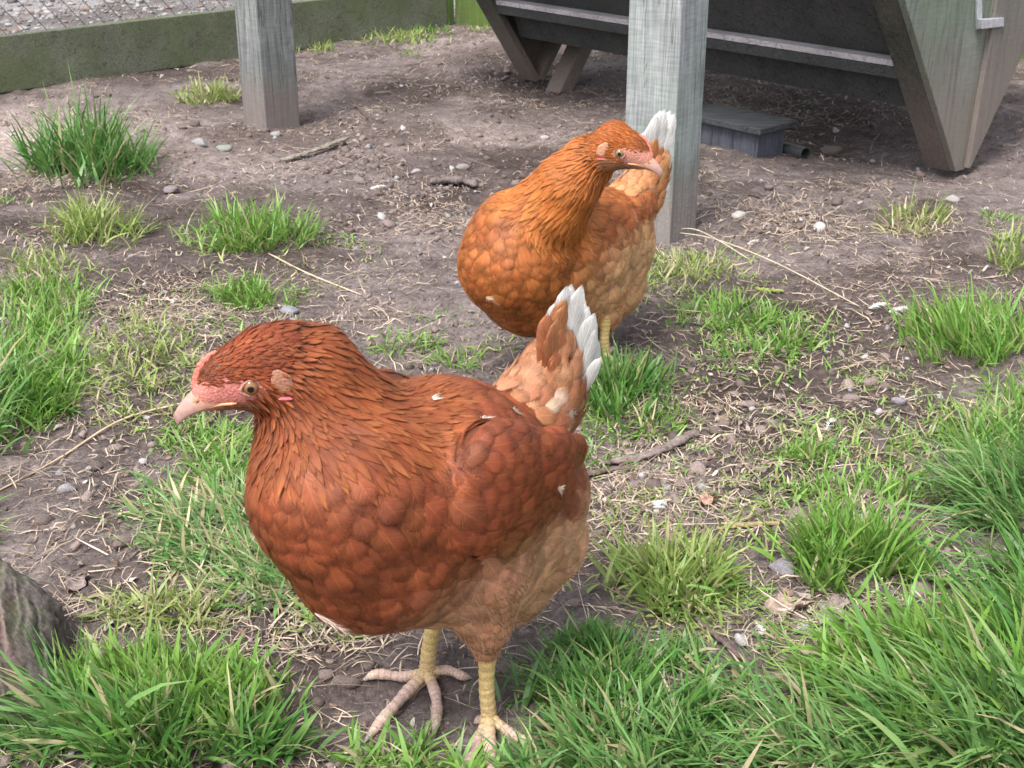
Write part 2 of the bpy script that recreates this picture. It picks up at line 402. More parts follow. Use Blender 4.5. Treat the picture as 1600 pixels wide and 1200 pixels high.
dark = .7 * sstep(.02, .22, fbm(X * 2.7 + 11, Y * 2.7, 3)) + .7 * sstep(.05, .2, fbm(X * 11 + 1, Y * 11, 2)) * sstep(-.1, .2, fbm(X * 3 + 5, Y * 3, 2)) + 1.2 * np.exp(-((pxg - 1300) / 200) ** 2 - ((pyg - 190) / 50) ** 2) + .8 * np.exp(-((pxg - 880) / 110) ** 2 - ((pyg - 145) / 35) ** 2) + .55 * np.exp(-((pxg - 1200) / 260) ** 2 - ((pyg - 640) / 130) ** 2) + .5 * np.exp(-((pxg - 650) / 300) ** 2 - ((pyg - 1060) / 90) ** 2) + .4 * np.exp(-((pxg - 100) / 200) ** 2 - ((pyg - 800) / 110) ** 2)  # dark soil patches; the two under the feeder paint its shade into the soil
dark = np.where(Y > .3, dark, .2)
nx, ny = X.shape
idx = np.arange(nx * ny).reshape(nx, ny)
Qg = np.stack([idx[:-1, :-1], idx[1:, :-1], idx[1:, 1:], idx[:-1, 1:]], -1).reshape(-1, 4)
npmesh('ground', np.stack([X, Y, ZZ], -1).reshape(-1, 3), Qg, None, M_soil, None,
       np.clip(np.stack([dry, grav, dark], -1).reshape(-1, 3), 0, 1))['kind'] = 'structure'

# ------------------------------------------------------------------ posts
def post(px, py, ldir, rdir, s, h, mat, label):
    c = onground(px, py); c[2] = 0
    e = empty('wooden_post', (c[0], c[1], 0), label, 'post')
    L_ = np.array([ldir[0], ldir[1], 0]) * s; R_ = np.array([rdir[0], rdir[1], 0]) * s; base = c + (0, 0, -.15)
    o = slab_obj('shaft', [base, base + R_, base + R_ + L_, base + L_], (0, 0, h + .15), mat, e, .003)
    ap = (L_ + R_) / 2 + c + np.array([0, 0, h])
    cap = slab_obj('post_top', [c + (0, 0, h + .0005) - .06 * (L_ + R_), c + (0, 0, h + .0005) + R_ * 1.06 - .06 * L_, c + (0, 0, h + .0005) + (L_ + R_) * 1.06, c + (0, 0, h + .0005) + L_ * 1.06 - .06 * R_], (0, 0, .012), mat, e, .003)
    return e
r = math.radians
post(1046, 384, (-math.cos(r(35)), math.sin(r(35))), (math.sin(r(35)), math.cos(r(35))), .095, 1.25, M_post_a,
     'square grey-green weathered wooden post standing right behind the farther hen')
post(416, 207, (-math.sin(r(43)), math.cos(r(43))), (math.cos(r(43)), math.sin(r(43))), .095, 1.3, M_post_b,
     'square dark grey wooden post standing near the mossy fence board, left of the hens')

# ------------------------------------------------------------------ fence with kickboard and wire mesh
fence = empty('chain_link_fence', (FA[0], FA[1], 0), 'chain link fence with a wide mossy green kickboard along the back of the run', 'fence')
fd3 = np.array([fdir[0], fdir[1], 0]); fn3 = np.array([fn[0], fn[1], 0])
flen = np.linalg.norm((FB - FA)[:2])
A0 = np.array([FA[0], FA[1], 0]) - fd3 * 1.2
th0 = -.004
slab_obj('kickboard', [A0 + (0, 0, th0), A0 + fd3 * (1.2 + flen) + (0, 0, th0), A0 + fd3 * (1.2 + flen) + (0, 0, th0 + .146), A0 + (0, 0, th0 + .146)], fn3 * .035, M_board, fence, .003)
mb = MB(); W0 = A0 + fn3 * .018; LL = 1.2 + flen; zt0, zt1 = .140, 1.15; hh = zt1 - zt0
for sgn in (1, -1):
    k = -hh
    while k < LL + hh:
        a = (k, 0) if sgn > 0 else (k, 0); p = []
        for q in np.linspace(0, 1, 21):
            xx = k + sgn * hh * q * .85; 
            if 0 <= xx <= LL: p.append(W0 + fd3 * xx + np.array([0, 0, zt0 + hh * q]) + fn3 * (.0012 * sgn))
        if len(p) > 1: mb.add(*tube([p[0], p[-1]], .0012, 4, cap=False), col=(1, 1, 1))
        k += .058
mb.build('wire_mesh', M_wire, fence)
cpos = np.array([FB[0], FB[1], 0]) + fd3 * .002
# corner post and the board that runs on behind the feeder
cr = ground(768, 46); bd = np.array([cr[0] - cpos[0], cr[1] - cpos[1], 0]); bd /= np.linalg.norm(bd)
slab_obj('corner_post', [cpos + (0, 0, -.05), cpos + fd3 * .03 - fn3 * .0 + (0, 0, -.05), cpos + fd3 * .03 + fn3 * .09 + (0, 0, -.05), cpos + fn3 * .09 + (0, 0, -.05)], (0, 0, 1.3), M_boardg, fence, .002)
b0 = cpos + fd3 * .033
slab_obj('kickboard', [b0 + (0, 0, -.01), b0 + bd * 2.6 + (0, 0, -.01), b0 + bd * 2.6 + (0, 0, .2), b0 + (0, 0, .2)], np.cross(bd, (0, 0, -1)) * .035, M_boardg, fence, .003)

# ------------------------------------------------------------------ trough feeder
Rp = ground(1490, 257); Lp = ground(824, 116)
ax = np.array([Rp[0] - Lp[0], Rp[1] - Lp[1], 0]); alen = np.linalg.norm(ax); ax /= alen
cc_ = np.array([-ax[1], ax[0], 0])                      # away from the camera, to the right
feeder = empty('trough_feeder', (Rp + Lp) / 2, 'large green-grey wooden trough feeder standing on V shaped end panels', 'feeder')
R0 = np.array([Rp[0], Rp[1], 0]); L0 = np.array([Lp[0], Lp[1], 0])
def P3(o, s, h, a=0): return o + cc_ * s + np.array([0, 0, h]) + ax * a
HT = .62; k = .73
def vpanel(o, sgn, m):
    return slab_obj('end_panel', [P3(o, -.014, -.01), P3(o, .018, -.01), P3(o, .66 * HT, HT), P3(o, -k * HT, HT)], ax * .016 * sgn, m, feeder, .001)
vpanel(R0, 1, M_ply); vpanel(L0, -1, M_edge)
for o, sg, mm in ((R0, -1, M_edge), (L0, 1, M_edge)):
    for s_ in (-1, 1):
        off = 0.0 if s_ < 0 else .0
        p = [P3(o, s_ * .015, -.012, sg * .0005), P3(o, s_ * .015 + -s_ * .018, -.012 + .006, sg * .0005), P3(o, s_ * (k * HT - .018), HT - .002, sg * .0005), P3(o, s_ * k * HT, HT - .002, sg * .0005)]
        slab_obj('edge_board', p, ax * sg * .056, mm, feeder, .001)
# far edge strip in front of the plywood
slab_obj('cover_strip', [P3(R0, .012, -.005, .0165), P3(R0, .020, -.004, .0165), P3(R0, .66 * HT, HT, .0165), P3(R0, .042, HT, .0165)], ax * .012, wood_mat('brown_strip_wood', (.17, .17, .155), (.11, .11, .10), (.10, .14, .10), .3, 2, dirt=.4), feeder, .001)
Li = L0 + ax * .057; inner = alen - .114
def plank(name, s0, h0, s1, h1, thick, m):
    d2 = np.array([s1 - s0, h1 - h0]); d2 = d2 / np.linalg.norm(d2); n2 = np.array([-d2[1], d2[0]]) * thick
    pts = [P3(Li, s0, h0), P3(Li, s1, h1), P3(Li, s1 + n2[0], h1 + n2[1]), P3(Li, s0 + n2[0], h0 + n2[1])]
    return slab_obj(name, pts, ax * inner, m, feeder, .001)
for s_ in (1, -1):
    plank('hopper_side', -s_ * .13, .224, -s_ * .40, .6, s_ * -.015, M_hop)
    plank('trough_side', -s_ * .074, .117, -s_ * .105, .192, s_ * -.014, M_hop)
plank('ledge', -.16, .221, -.095, .226, -.012, M_ledge)
plank('ledge', .16, .221, .095, .226, .012, M_ledge)
plank('lip_board', -.1475, .210, -.142, .188, -.012, M_hop)
plank('lip_board', .1475, .210, .142, .188, .012, M_hop)
plank('trough_floor', -.058, .117, .058, .117, .012, M_hop)
slab_obj('lid', [P3(L0, -.5, HT + .004, -.04), P3(L0, .5, HT + .004, -.04), P3(L0, .5, HT + .02, -.04), P3(L0, -.5, HT + .02, -.04)], ax * (alen + .08), M_ply, feeder, .002)
fb = [onground(850, 138), onground(885, 150)]
fs = ground(862, 140); slab_obj('prop_block', [P3(L0, -.02, -.03, .10), P3(L0, .03, -.03, .10), P3(L0, .13, .12, .10), P3(L0, .08, .12, .10)], ax * .06, M_edge, feeder, .003)
# metal catch
def onpanel(px, py):
    d = raydir(px, py); off = .017
    t = (np.dot(ax, R0) + off - 0) / np.dot(ax, d) if False else (np.dot(ax, R0) + off) / np.dot(ax, d)
    return np.array([0, 0, H]) + d * t
q = [onpanel(1523, -60), onpanel(1532, -60), onpanel(1532, 44), onpanel(1524, 46)]
cv = slab_obj('metal_catch', q, ax * .004, M_galv, feeder, .0005)
q = [onpanel(1523, 29) + ax * .005, onpanel(1557, 26) + ax * .005, onpanel(1557, 40) + ax * .005, onpanel(1523, 44) + ax * .005]
slab_obj('catch_tongue', q, ax * .012, M_galv, feeder, .001)

# ------------------------------------------------------------------ small dark box under the feeder, pipe
bc = onground(1183, 247); bc[2] -= .006
bx = empty('low_box', bc, 'small slate-grey wooden box with an overhanging flat lid beside the grey-green post', 'box')
e1 = -ax; e2 = cc_
slab_obj('box_body', [bc, bc + e1 * .21, bc + e1 * .21 + e2 * .085, bc + e2 * .085], (0, 0, .058), M_boxs, bx, .002)
lc = bc + np.array([0, 0, .0585]) - e1 * .014 - e2 * .014
slab_obj('lid', [lc, lc + e1 * .24, lc + e1 * .24 + e2 * .125 + np.array([0, 0, .003]), lc + e2 * .125 + np.array([0, 0, .003])], (0, 0, .014), M_lid, bx, .002)
pp = onground(1225, 240, .008); pq = onground(1258, 250, .012)
V = []; dirp = (pq - pp); dirp[2] = .0; dirp /= np.linalg.norm(dirp)
mb = MB()
for rr in (.0145, .0125):
    mb.add(*tube([pp - dirp * .03, pp, pq], rr, 24, cap=False), col=(1, 1, 1))
a1 = tube([pq - dirp * .001, pq], .0145, 24, cap=False)[0][-24:]; a2 = tube([pq - dirp * .001, pq], .0125, 24, cap=False)[0][-24:]
mb.add(np.vstack([a1, a2]), [(j, (j + 1) % 24, 24 + (j + 1) % 24, 24 + j) for j in range(24)])
tag(mb.build('pipe', M_pipe), 'short black plastic pipe end lying open by the dark box', 'pipe')

# ------------------------------------------------------------------ hens
def surface_nets(G, org, h):
    ins = G < 0
    nx, ny, nz = G.shape
    cnt = np.zeros((nx - 1, ny - 1, nz - 1), np.int8)
    offs = [(i, j, k) for i in (0, 1) for j in (0, 1) for k in (0, 1)]
    for (i, j, k) in offs: cnt += ins[i:nx - 1 + i, j:ny - 1 + j, k:nz - 1 + k]
    act = (cnt > 0) & (cnt < 8); ijk = np.argwhere(act)
    vals = np.stack([G[ijk[:, 0] + i, ijk[:, 1] + j, ijk[:, 2] + k] for (i, j, k) in offs], 1)
    O = np.array(offs, float); S = np.zeros((len(ijk), 3)); C = np.zeros(len(ijk))
    for a in range(8):
        for b_ in range(a + 1, 8):
            if abs(O[a] - O[b_]).sum() != 1: continue
            va, vb = vals[:, a], vals[:, b_]; cr = (va < 0) != (vb < 0)
            t = np.where(cr, va / np.where(cr, va - vb, 1), 0)[:, None]
            S += np.where(cr[:, None], O[a] + t * (O[b_] - O[a]), 0); C += cr
    V = org + h * (ijk + S / C[:, None])
    vid = np.full(act.shape, -1); vid[act] = np.arange(len(ijk)); Q = []
    for ax_ in range(3):
        s0 = [slice(None)] * 3; s1 = [slice(None)] * 3; s0[ax_] = slice(0, -1); s1[ax_] = slice(1, None)
        ch = ins[tuple(s0)] != ins[tuple(s1)]; e = np.argwhere(ch)
        o1, o2 = [a for a in range(3) if a != ax_]
        if ax_ == 1: o1, o2 = o2, o1
        e = e[(e[:, o1] > 0) & (e[:, o2] > 0) & (e[:, o1] < G.shape[o1] - 1) & (e[:, o2] < G.shape[o2] - 1)]
        def cell(d1, d2):
            q = e.copy(); q[:, o1] -= d1; q[:, o2] -= d2; return vid[q[:, 0], q[:, 1], q[:, 2]]
        q = np.stack([cell(1, 1), cell(0, 1), cell(0, 0), cell(1, 0)], 1)
        fl = ~ins[e[:, 0], e[:, 1], e[:, 2]]
        q[fl] = q[fl][:, ::-1]; Q.append(q)
    return V, np.vstack(Q)

def bone_dist(P, b_):
    a, c, ra, rc, wf, n = b_
    if wf != 1: 
        def sq(p): w = np.dot(p, n)[..., None] if hasattr(p, 'shape') and p.ndim > 1 else np.dot(p, n); return p + (1 / wf - 1) * w * n
        P = P + (1 / wf - 1) * np.tensordot(P - a, n, axes=([-1], [0]))[..., None] * n
        c = c + (1 / wf - 1) * np.dot(c - a, n) * n
    d = c - a; L2 = max(np.dot(d, d), 1e-9)
    t = np.clip(np.tensordot(P - a, d, axes=([-1], [0])) / L2, 0, 1)
    dist = np.linalg.norm(P - a - t[..., None] * d, axis=-1) - (ra + (rc - ra) * t)
    return dist, t
def smin(a, b_, k):
    h = np.clip(.5 + .5 * (b_ - a) / k, 0, 1); return b_ * (1 - h) + a * h - k * h * (1 - h)
def solid(bones, h, k, pad=.012):
    pts = np.array([b_[0] for b_ in bones] + [b_[1] for b_ in bones]); rr = np.array([b_[2] for b_ in bones] + [b_[3] for b_ in bones])
    lo = (pts - rr[:, None]).min(0) - pad; hi = (pts + rr[:, None]).max(0) + pad
    n = np.ceil((hi - lo) / h).astype(int)
    g = np.stack(np.meshgrid(*[lo[i] + h * np.arange(n[i]) for i in range(3)], indexing='ij'), -1)
    G = None
    for b_ in bones:
        d, _ = bone_dist(g, b_); G = d if G is None else smin(G, d, k)
    V, Q = surface_nets(G, lo, h)
    return V, Q
def tri_sample(V, Q, n):
    A, B, C, D = V[Q[:, 0]], V[Q[:, 1]], V[Q[:, 2]], V[Q[:, 3]]
    ar = .5 * np.linalg.norm(np.cross(C - A, D - B), axis=1)
    i = rng.choice(len(Q), n, p=ar / ar.sum()); u = rng.random((n, 1)); v = rng.random((n, 1))
    nr = np.cross(C - A, D - B)[i]; nr /= np.linalg.norm(nr, axis=1)[:, None] + 1e-12
    return (A[i] * (1 - u) + B[i] * u) * (1 - v) + (D[i] * (1 - u) + C[i] * u) * v, nr
def thin(P, r_):
    cell = {}; keep = []; 
    ci = np.floor(P / r_).astype(int)
    for i in range(len(P)):
        c = tuple(ci[i]); ok = True
        for dx in (-1, 0, 1):
            for dy in (-1, 0, 1):
                for dz in (-1, 0, 1):
                    for j in cell.get((c[0] + dx, c[1] + dy, c[2] + dz), ()):
                        d = P[i] - P[j]
                        if d[0] * d[0] + d[1] * d[1] + d[2] * d[2] < r_ * r_: ok = False; break
                    if not ok: break
                if not ok: break
            if not ok: break
        if ok: cell.setdefault(c, []).append(i); keep.append(i)
    return np.array(keep, int)

TS = {'round': (np.array([0, .3, .52, .68, .80, .89, .95, .985, 1.0]), np.array([.35, .78, .96, 1.0, .93, .76, .55, .30, .02])),
      'lance': (np.array([0, .25, .5, .68, .82, .92, 1.0]), np.array([.5, .9, 1.0, .84, .58, .32, .02])),
      'long': (np.array([0, .2, .45, .65, .82, .91, .96, .99, 1.0]), np.array([.35, .6, .85, .98, 1.0, .86, .66, .36, .02]))}
SS = np.array([-1, -.7, -.35, 0, .35, .7, 1])
def feather_block(P, D, Nn, L, W, shape, bvh, h0, lift, camber, colr, flare=None):
    """all arrays per feather; returns V,Q,col,fuv"""
    n = len(P); t, w = TS[shape]; nt_, ns = len(t), len(SS)
    B = np.cross(Nn, D); B /= np.linalg.norm(B, axis=1)[:, None] + 1e-9
    bend = rng.normal(0, .05, n)[:, None, None, None]
    tt = t[None, :, None, None]; ss = SS[None, None, :, None]; ww = w[None, :, None, None]
    wj = 1 + rng.normal(0, .015, (n, nt_, 1, 1))
    V = P[:, None, None, :] + D[:, None, None, :] * (L[:, None, None, None] * (tt - .06 * np.abs(ss) ** 2 * np.clip(tt * 2 - .6, 0, 1))) \
        + B[:, None, None, :] * (W[:, None, None, None] * ww * ss * wj + L[:, None, None, None] * bend * tt ** 2)
    hgt = h0 + lift[:, None, None] * t[None, :, None] - camber[:, None, None] * (SS ** 2)[None, None, :] * (.4 + .6 * t[None, :, None]) + rng.normal(0, .0004, (n, 1, 1))
    V = V.reshape(-1, 3); hg = np.broadcast_to(hgt, (n, nt_, ns)).reshape(-1)
    if bvh is not None:
        out = np.empty_like(V)
        for i in range(len(V)):
            loc, nr, _, _ = bvh.find_nearest(V[i])
            hh_ = hg[i]; out[i] = (loc[0] + nr[0] * hh_, loc[1] + nr[1] * hh_, loc[2] + nr[2] * hh_)
        V = out
    else:
        V = V + np.repeat(Nn, nt_ * ns, 0) * hg[:, None]
    q = []
    for i in range(nt_ - 1):
        for j in range(ns - 1): q.append((i * ns + j, i * ns + j + 1, (i + 1) * ns + j + 1, (i + 1) * ns + j))
    q = np.array(q); Q = (q[None] + (np.arange(n) * nt_ * ns)[:, None, None]).reshape(-1, 4)
    col = np.repeat(colr, nt_ * ns, 0).reshape(n, nt_, ns, 3)
    fuv = np.zeros((n, nt_, ns, 3)); fuv[..., 0] = t[None, :, None]; fuv[..., 1] = (SS * .5 + .5)[None, None]; fuv[..., 2] = rng.random(n)[:, None, None]
    return V, Q, col.reshape(-1, 3), fuv.reshape(-1, 3)
def join_blocks(bl):
    V, Q, C, U = [], [], [], []; o = 0
    for (v, q, c, u) in bl: V.append(v); Q.append(q + o); C.append(c); U.append(u); o += len(v)
    return np.vstack(V), np.vstack(Q), np.vstack(C), np.vstack(U)
def strands(P, D, L, wd, col, droop=.3):
    n = len(P); t = np.array([0, .5, 1.0])
    B = np.cross(D, rng.normal(size=(n, 3))); B /= np.linalg.norm(B, axis=1)[:, None] + 1e-9
    C = P[:, None] + D[:, None] * (L[:, None, None] * t[None, :, None]) + np.array([0, 0, -1]) * (droop * L[:, None, None] * t[None, :, None] ** 2) + B[:, None] * (rng.normal(0, .12, n)[:, None, None] * L[:, None, None] * t[None, :, None] ** 2)
    w = wd * np.array([1, .7, .15])[None, :, None]
    V = np.stack([C - B[:, None] * w, C + B[:, None] * w], 2).reshape(-1, 3)
    q = np.array([(0, 1, 3, 2), (2, 3, 5, 4)]); Q = (q[None] + (np.arange(n) * 6)[:, None, None]).reshape(-1, 4)
    return V, Q, np.repeat(col, 6, 0), np.tile(np.array([.5, .3, .5]), (n * 6, 1))
def nrm(v): v = np.asarray(v, float); return v / (np.linalg.norm(v, axis=-1, keepdims=True) + 1e-12)

def make_hen(S):
    d = nrm(np.array([*S['dir'], 0.0])); left = np.array([-d[1], d[0], 0.0]); foot = ground(*S['feet']); foot[2] = 0
    root = empty('hen', foot, S['label'], 'hen', 'brown hens in the run')
    pal = S['pal']
    def pt(px, py, rpx, t=None, shift=0.0):
        rd = raydir(px, py)
        if t is None: t = (np.dot(left, foot + left * shift)) / np.dot(left, rd)
        return at_t(px, py, t), rpx / F * t
    bones = []; regs = []
    for (reg, wf, shift, pts) in S['bones']:
        ps = [pt(*(p if len(p) == 4 else (*p, None)), shift) for p in pts]
        if len(ps) == 1: ps = ps * 2
        for (a, ra), (c, rc) in zip(ps[:-1], ps[1:]):
            bones.append((a, c + (1e-5, 0, 0), ra, rc, wf, left)); regs.append(reg)
    hf = nrm(S['hf']); hl = nrm(np.cross((0, 0, 1), hf)); hu = np.cross(hf, hl)
    es = S['eye_side']
    eye = at_t(*S['eye'])
    Cc = eye - hl * es * .0135
    def hp(f, l, u): return Cc + hf * f + hl * l + hu * u
    def hb(a, b_, ra, rb, wf=1, reg='head'): bones.append((a, b_ + (1e-5, 0, 0), ra, rb, wf, hl)); regs.append(reg)
    hb(hp(-.012, 0, .008), hp(.004, 0, .007), .0215, .0185, .82)       # skull
    hb(hp(.0, 0, -.004), hp(.022, 0, -.003), .0175, .0105, .82)       # face
    hb(hp(.018, 0, .006), hp(.030, 0, -.001), .0105, .0068, .75)        # lores, beak base
    hb(hp(-.014, 0, -.006), hp(-.02, 0, -.012), .0165, .0165, .95)        # cheek
    V, Q = solid(bones, .0034, .013)
    Vb = [Vector(v) for v in V]
    bvh = BVHTree.FromPolygons(Vb, [tuple(int(x) for x in q) for q in Q])
    wings_b = {}
    for sd_ in (1, -1):
        wb = []
        for (pts, wf) in S['wing']:
            ps = []
            for (px_, py_, rp, sh) in pts:
                a, ra = pt(px_, py_, rp, None, sh)
                if sd_ < 0: a = a - left * 2 * np.dot(a - foot, left)
                ps.append((a, ra))
            for (a, ra), (c_, rc) in zip(ps[:-1], ps[1:]): wb.append((a, c_ + (1e-5, 0, 0), ra, rc, wf, left))
        wings_b[sd_] = wb
    Vu, Qu = solid(bones + wings_b[1] + wings_b[-1], .0034, .013)
    bvh_u = BVHTree.FromPolygons([Vector(x) for x in Vu], [tuple(int(x) for x in q_) for q_ in Qu])
    # ---- body skin mesh with legs, one object
    bl = nrm(left)
    hd = np.stack([(V - Cc) @ hf, (V - Cc) @ hl, (V - Cc) @ hu], 1)
    facew = np.maximum(1 - sstep(.9, 1.5, ((hd[:, 0] - .012) / .022) ** 2 + ((hd[:, 2] + .001) / .0102) ** 2), sstep(.019, .022, hd[:, 0]) * (1 - sstep(.009, .012, hd[:, 2]))) * (np.linalg.norm(hd, axis=1) < .05)
    base = np.tile(np.array(pal['under']), (len(V), 1))
    face = np.array(S.get('face', (.56, .185, .16)))
    pink = .5 + .9 * fbm(hd[:, 0] * 160 + 3, hd[:, 2] * 160, 3)[:, None]
    fcol = face * (1 - .35 * np.clip(pink, 0, 1)) + np.array([.42, .24, .15]) * .35 * np.clip(pink, 0, 1)
    fcol = fcol * np.where(hd[:, 2:3] < -.006, .85, 1)
    colb = base * (1 - facew[:, None]) + fcol * facew[:, None]
    mb = MB(); mb.add(V, Q, col=colb)
    lb = MB()
    def leg(hock, ankle, toes, r0, r1):
        h3 = hock; a3 = ankle; n = 70; pat = np.array([1.05, 1.03, 1.0, .95])[np.arange(n) % 4]
        path = spline([h3 + np.array([0, 0, .02]), h3, (h3 + a3) / 2 + d * .002, a3 + np.array([0, 0, .004]), a3 - np.array([0, 0, .004])], n)
        tt = np.linspace(0, 1, n); rad = np.interp(tt, [0, .25, .45, .75, .92, 1], [r0 * 1.1, r0, r1, r1 * 1.02, r1 * 1.35, r1 * 1.15])
        rad = rad * (1 + (pat - 1) * .8)
        v, q, t_ = tube(path, rad, 14, 1.12, up=(d[0], d[1], .1))
        yel = np.array(pal['leg']); gry = np.array(pal['toe'])
        wv = np.interp(tt, [0, .4, .8, 1], [0, .15, .45, .5])[:, None]; cv = yel * (1 - wv) + gry * wv
        cv = cv * (pat ** 3)[:, None] * (1 + rng.normal(0, .04, (n, 1)))
        ringc = np.repeat(cv, 14, 0) * (1 + rng.normal(0, .05, (n * 14, 1)))
        lb.add(v, q, t_, np.vstack([ringc, cv[:1], cv[-1:]]))
        for (pts, rt) in toes:
            rt = rt * .88
            pth = [a3 + np.array([0, 0, .002])]
            for (px_, py_, h_) in pts: 
                g_ = onground(px_, py_); g_[2] += h_; pth.append(g_)
            m_ = 56; path = spline(pth, m_); pat2 = np.array([1.04, 1.03, 1.0, .95])[np.arange(m_) % 4]; tt = np.linspace(0, 1, m_)
            rad = np.interp(tt, [0, .3, .55, .78, .86, .93, 1], [rt * 1.15, rt, rt * .98, rt * .92, rt * .55, rt * .36, rt * .06])
            knob = 1 + .08 * np.cos(tt * 2 * math.pi * 3.2); rad = rad * knob * np.where(tt < .84, pat2, 1)
            v, q, t_ = tube(path, rad, 12, .95)
            cl = gry * (1 + .12 * rng.normal(size=(m_, 1)) * .5)
            clw = sstep(.82, .88, tt)[:, None]; cl = cl * (1 - clw) + np.array([.36, .30, .27]) * clw
            yb = (1 - sstep(.0, .35, tt))[:, None] * .7; cl = cl * (1 - yb) + yel * yb
            cl = cl * np.where(tt < .84, pat2 ** 3, 1)[:, None] * (1 + .25 * fbm(tt * 9 + px_, tt * 3 + py_, 2))[:, None]
            lb.add(v, q, t_, np.vstack([np.repeat(cl, 12, 0), cl[:1], cl[-1:]]))
    for (hk, an, toes, r0, r1) in S['legs']:
        an3 = onground(an[0], an[1], .008)
        # hock: same side plane as the ankle, above it
        rd = raydir(hk[0], hk[1]); s_ = np.dot(left, an3); t_ = s_ / np.dot(left, rd)
        hk3 = at_t(hk[0], hk[1], t_) if hk[2] is None else at_t(hk[0], hk[1], hk[2])
        leg(hk3, an3, toes, r0, r1)
    mb.add(np.vstack(lb.V), np.vstack(lb.Q), np.vstack(lb.T), np.vstack(lb.C))
    body = mb.build('body', M_skin, root)
    # ---- flow and region lookup
    # flow: direction away from the beak
    def field(P):
        ds = np.stack([bone_dist(P, b_)[0] for b_ in bones], 1)
        ds = ds - np.array([{'neck': .012, 'fluff': .006, 'head': .004}.get(r_, 0) for r_ in regs])[None]
        w = np.exp(-(ds - ds.min(1, keepdims=True)) / .012)
        fl = np.stack([S['flow'](regs[i], bones[i], d, left, hf) for i in range(len(bones))])
        Fv = nrm(w @ fl); rg = np.array(regs)[ds.argmin(1)]
        ff = sstep(-.01, .09, (P - foot) @ d)[:, None]; Fv = np.where(np.isin(rg, ('breast', 'body'))[:, None], nrm(Fv + np.array([0, 0, -1.3]) * ff), Fv)
        cc0 = at_t(*S['cape'][0]); apex = at_t(*S['cape'][1]); dd_ = np.linalg.norm(P - cc0, axis=1)
        inside = (dd_ < S['cape'][2]) & np.isin(rg, ('breast', 'body', 'neck'))
        rg = np.where(inside, 'neck', rg); rad_ = nrm(P - apex)
        Fv = np.where(inside[:, None], nrm(.45 * Fv + .55 * rad_), Fv)
        return Fv, rg
    P, Nn = tri_sample(V, Q, 90000)
    Fv, rg = field(P)
    D = nrm(Fv - Nn * (Fv * Nn).sum(1)[:, None])
    hd = np.stack([(P - Cc) @ hf, (P - Cc) @ hl, (P - Cc) @ hu], 1)
    bare = (((hd[:, 0] - .012) / .0195) ** 2 + ((hd[:, 2] + .001) / .0080) ** 2 < 1) | ((hd[:, 0] > .021) & (hd[:, 2] > -.011) & (hd[:, 2] < .0085)) | (hd[:, 0] > .029)
    bare &= (rg == 'head') & (np.abs(hd[:, 1]) < .03)
    loc = np.stack([(P - foot) @ d, (P - foot) @ left, P[:, 2]], 1)
    rnd = lambda n, s=.12: (1 + rng.normal(0, s, (n, 1)))
    def colour(reg, p, n):
        k_ = S['colour'](reg, p, pal)
        c = k_ * rnd(n, .10) * (1 + rng.normal(0, .03, (n, 3)))
        return np.clip(c, .004, .9)
    blocks = []
    def goldtips(b_, r0=.9):
        v_, q_, c_, u_ = b_; t_ = u_[:, 0:1]; g = np.clip((t_ - .35) / .6, 0, 1) * (.25 + .75 * ((u_[:, 2:3] * 7.3) % 1)) * r0
        return v_, q_, c_ * (1 - g) + np.array(pal['gold']) * 1.15 * g, u_
    def lay(mask, spacing, L, W, shape, lift, camber, name, h0=.0004, rgname=None, jit=.12, cap=99999):
        ii = np.where(mask)[0]; ii = ii[thin(P[ii], spacing)][:cap]
        n = len(ii); D_ = nrm(D[ii] + rng.normal(0, jit, (n, 3)))
        D_ = nrm(D_ - Nn[ii] * (D_ * Nn[ii]).sum(1)[:, None])
        sz = 1 + rng.normal(0, .12, n)
        if name == 'neck': sz = sz * np.clip(np.linalg.norm(P[ii] - at_t(*S['cape'][1]), axis=1) / .072, .42, 1.1)
        Ls = L * sz * (1 + rng.normal(0, .06, n)); Ws = W * sz * (1 + rng.normal(0, .10, n))
        c = colour(name, loc[ii], n)
        return feather_block(P[ii] - D_ * (Ls * .35)[:, None], D_, Nn[ii], Ls, Ws, shape, bvh_u, h0, lift * (1 + rng.normal(0, .25, n)), np.full(n, camber), c)
    tail_m = rg == 'tail'; head_m = (rg == 'head') & ~bare; neck_m = (rg == 'neck')
    du = np.array([bvh_u.find_nearest(p_)[3] for p_ in P]); openm = du < .0050
    body_m = ((rg == 'body') | (rg == 'breast')) & openm
    neck_m &= openm
    fk = []
    for (fx, fy, fl_, fw_, fa_) in S['flecks']:
        o_ = np.array([0, 0, H]); hit = bvh_u.ray_cast(Vector(o_), Vector(nrm(raydir(fx, fy))))
        if hit[0] is None: continue
        nn_ = np.array(hit[1])[None]; e2 = bvh_u.ray_cast(Vector(o_), Vector(nrm(raydir(fx + 12 * math.cos(fa_), fy + 12 * math.sin(fa_)))))
        if e2[0] is None: continue
        D_ = nrm(np.array(e2[0]) - np.array(hit[0]))[None]
        m_ = 46; B_ = nrm(np.cross(nn_, D_)); off = rng.normal(0, .32, (m_, 1))
        st_ = np.array(hit[0])[None] + nn_ * .0032 + B_ * off * fw_ + D_ * rng.uniform(-.2, .2, (m_, 1)) * fl_
        fk.append(strands(st_, nrm(D_ + B_ * off * .5 + nn_ * rng.uniform(-.05, .12, (m_, 1))), fl_ * rng.uniform(.4, .9, m_), .00022, np.tile(np.array(pal['fleck']), (m_, 1)), .05))
    v, q, c, u = join_blocks([lay(body_m, .0072, .037, .0120, 'round', .0022, .0006, 'body'), lay(rg == 'breast', .0105, .030, .0105, 'round', .0034, .0008, 'body', cap=400)])
    npmesh('body_feathers', v, q, None, M_feather, root, c, u)
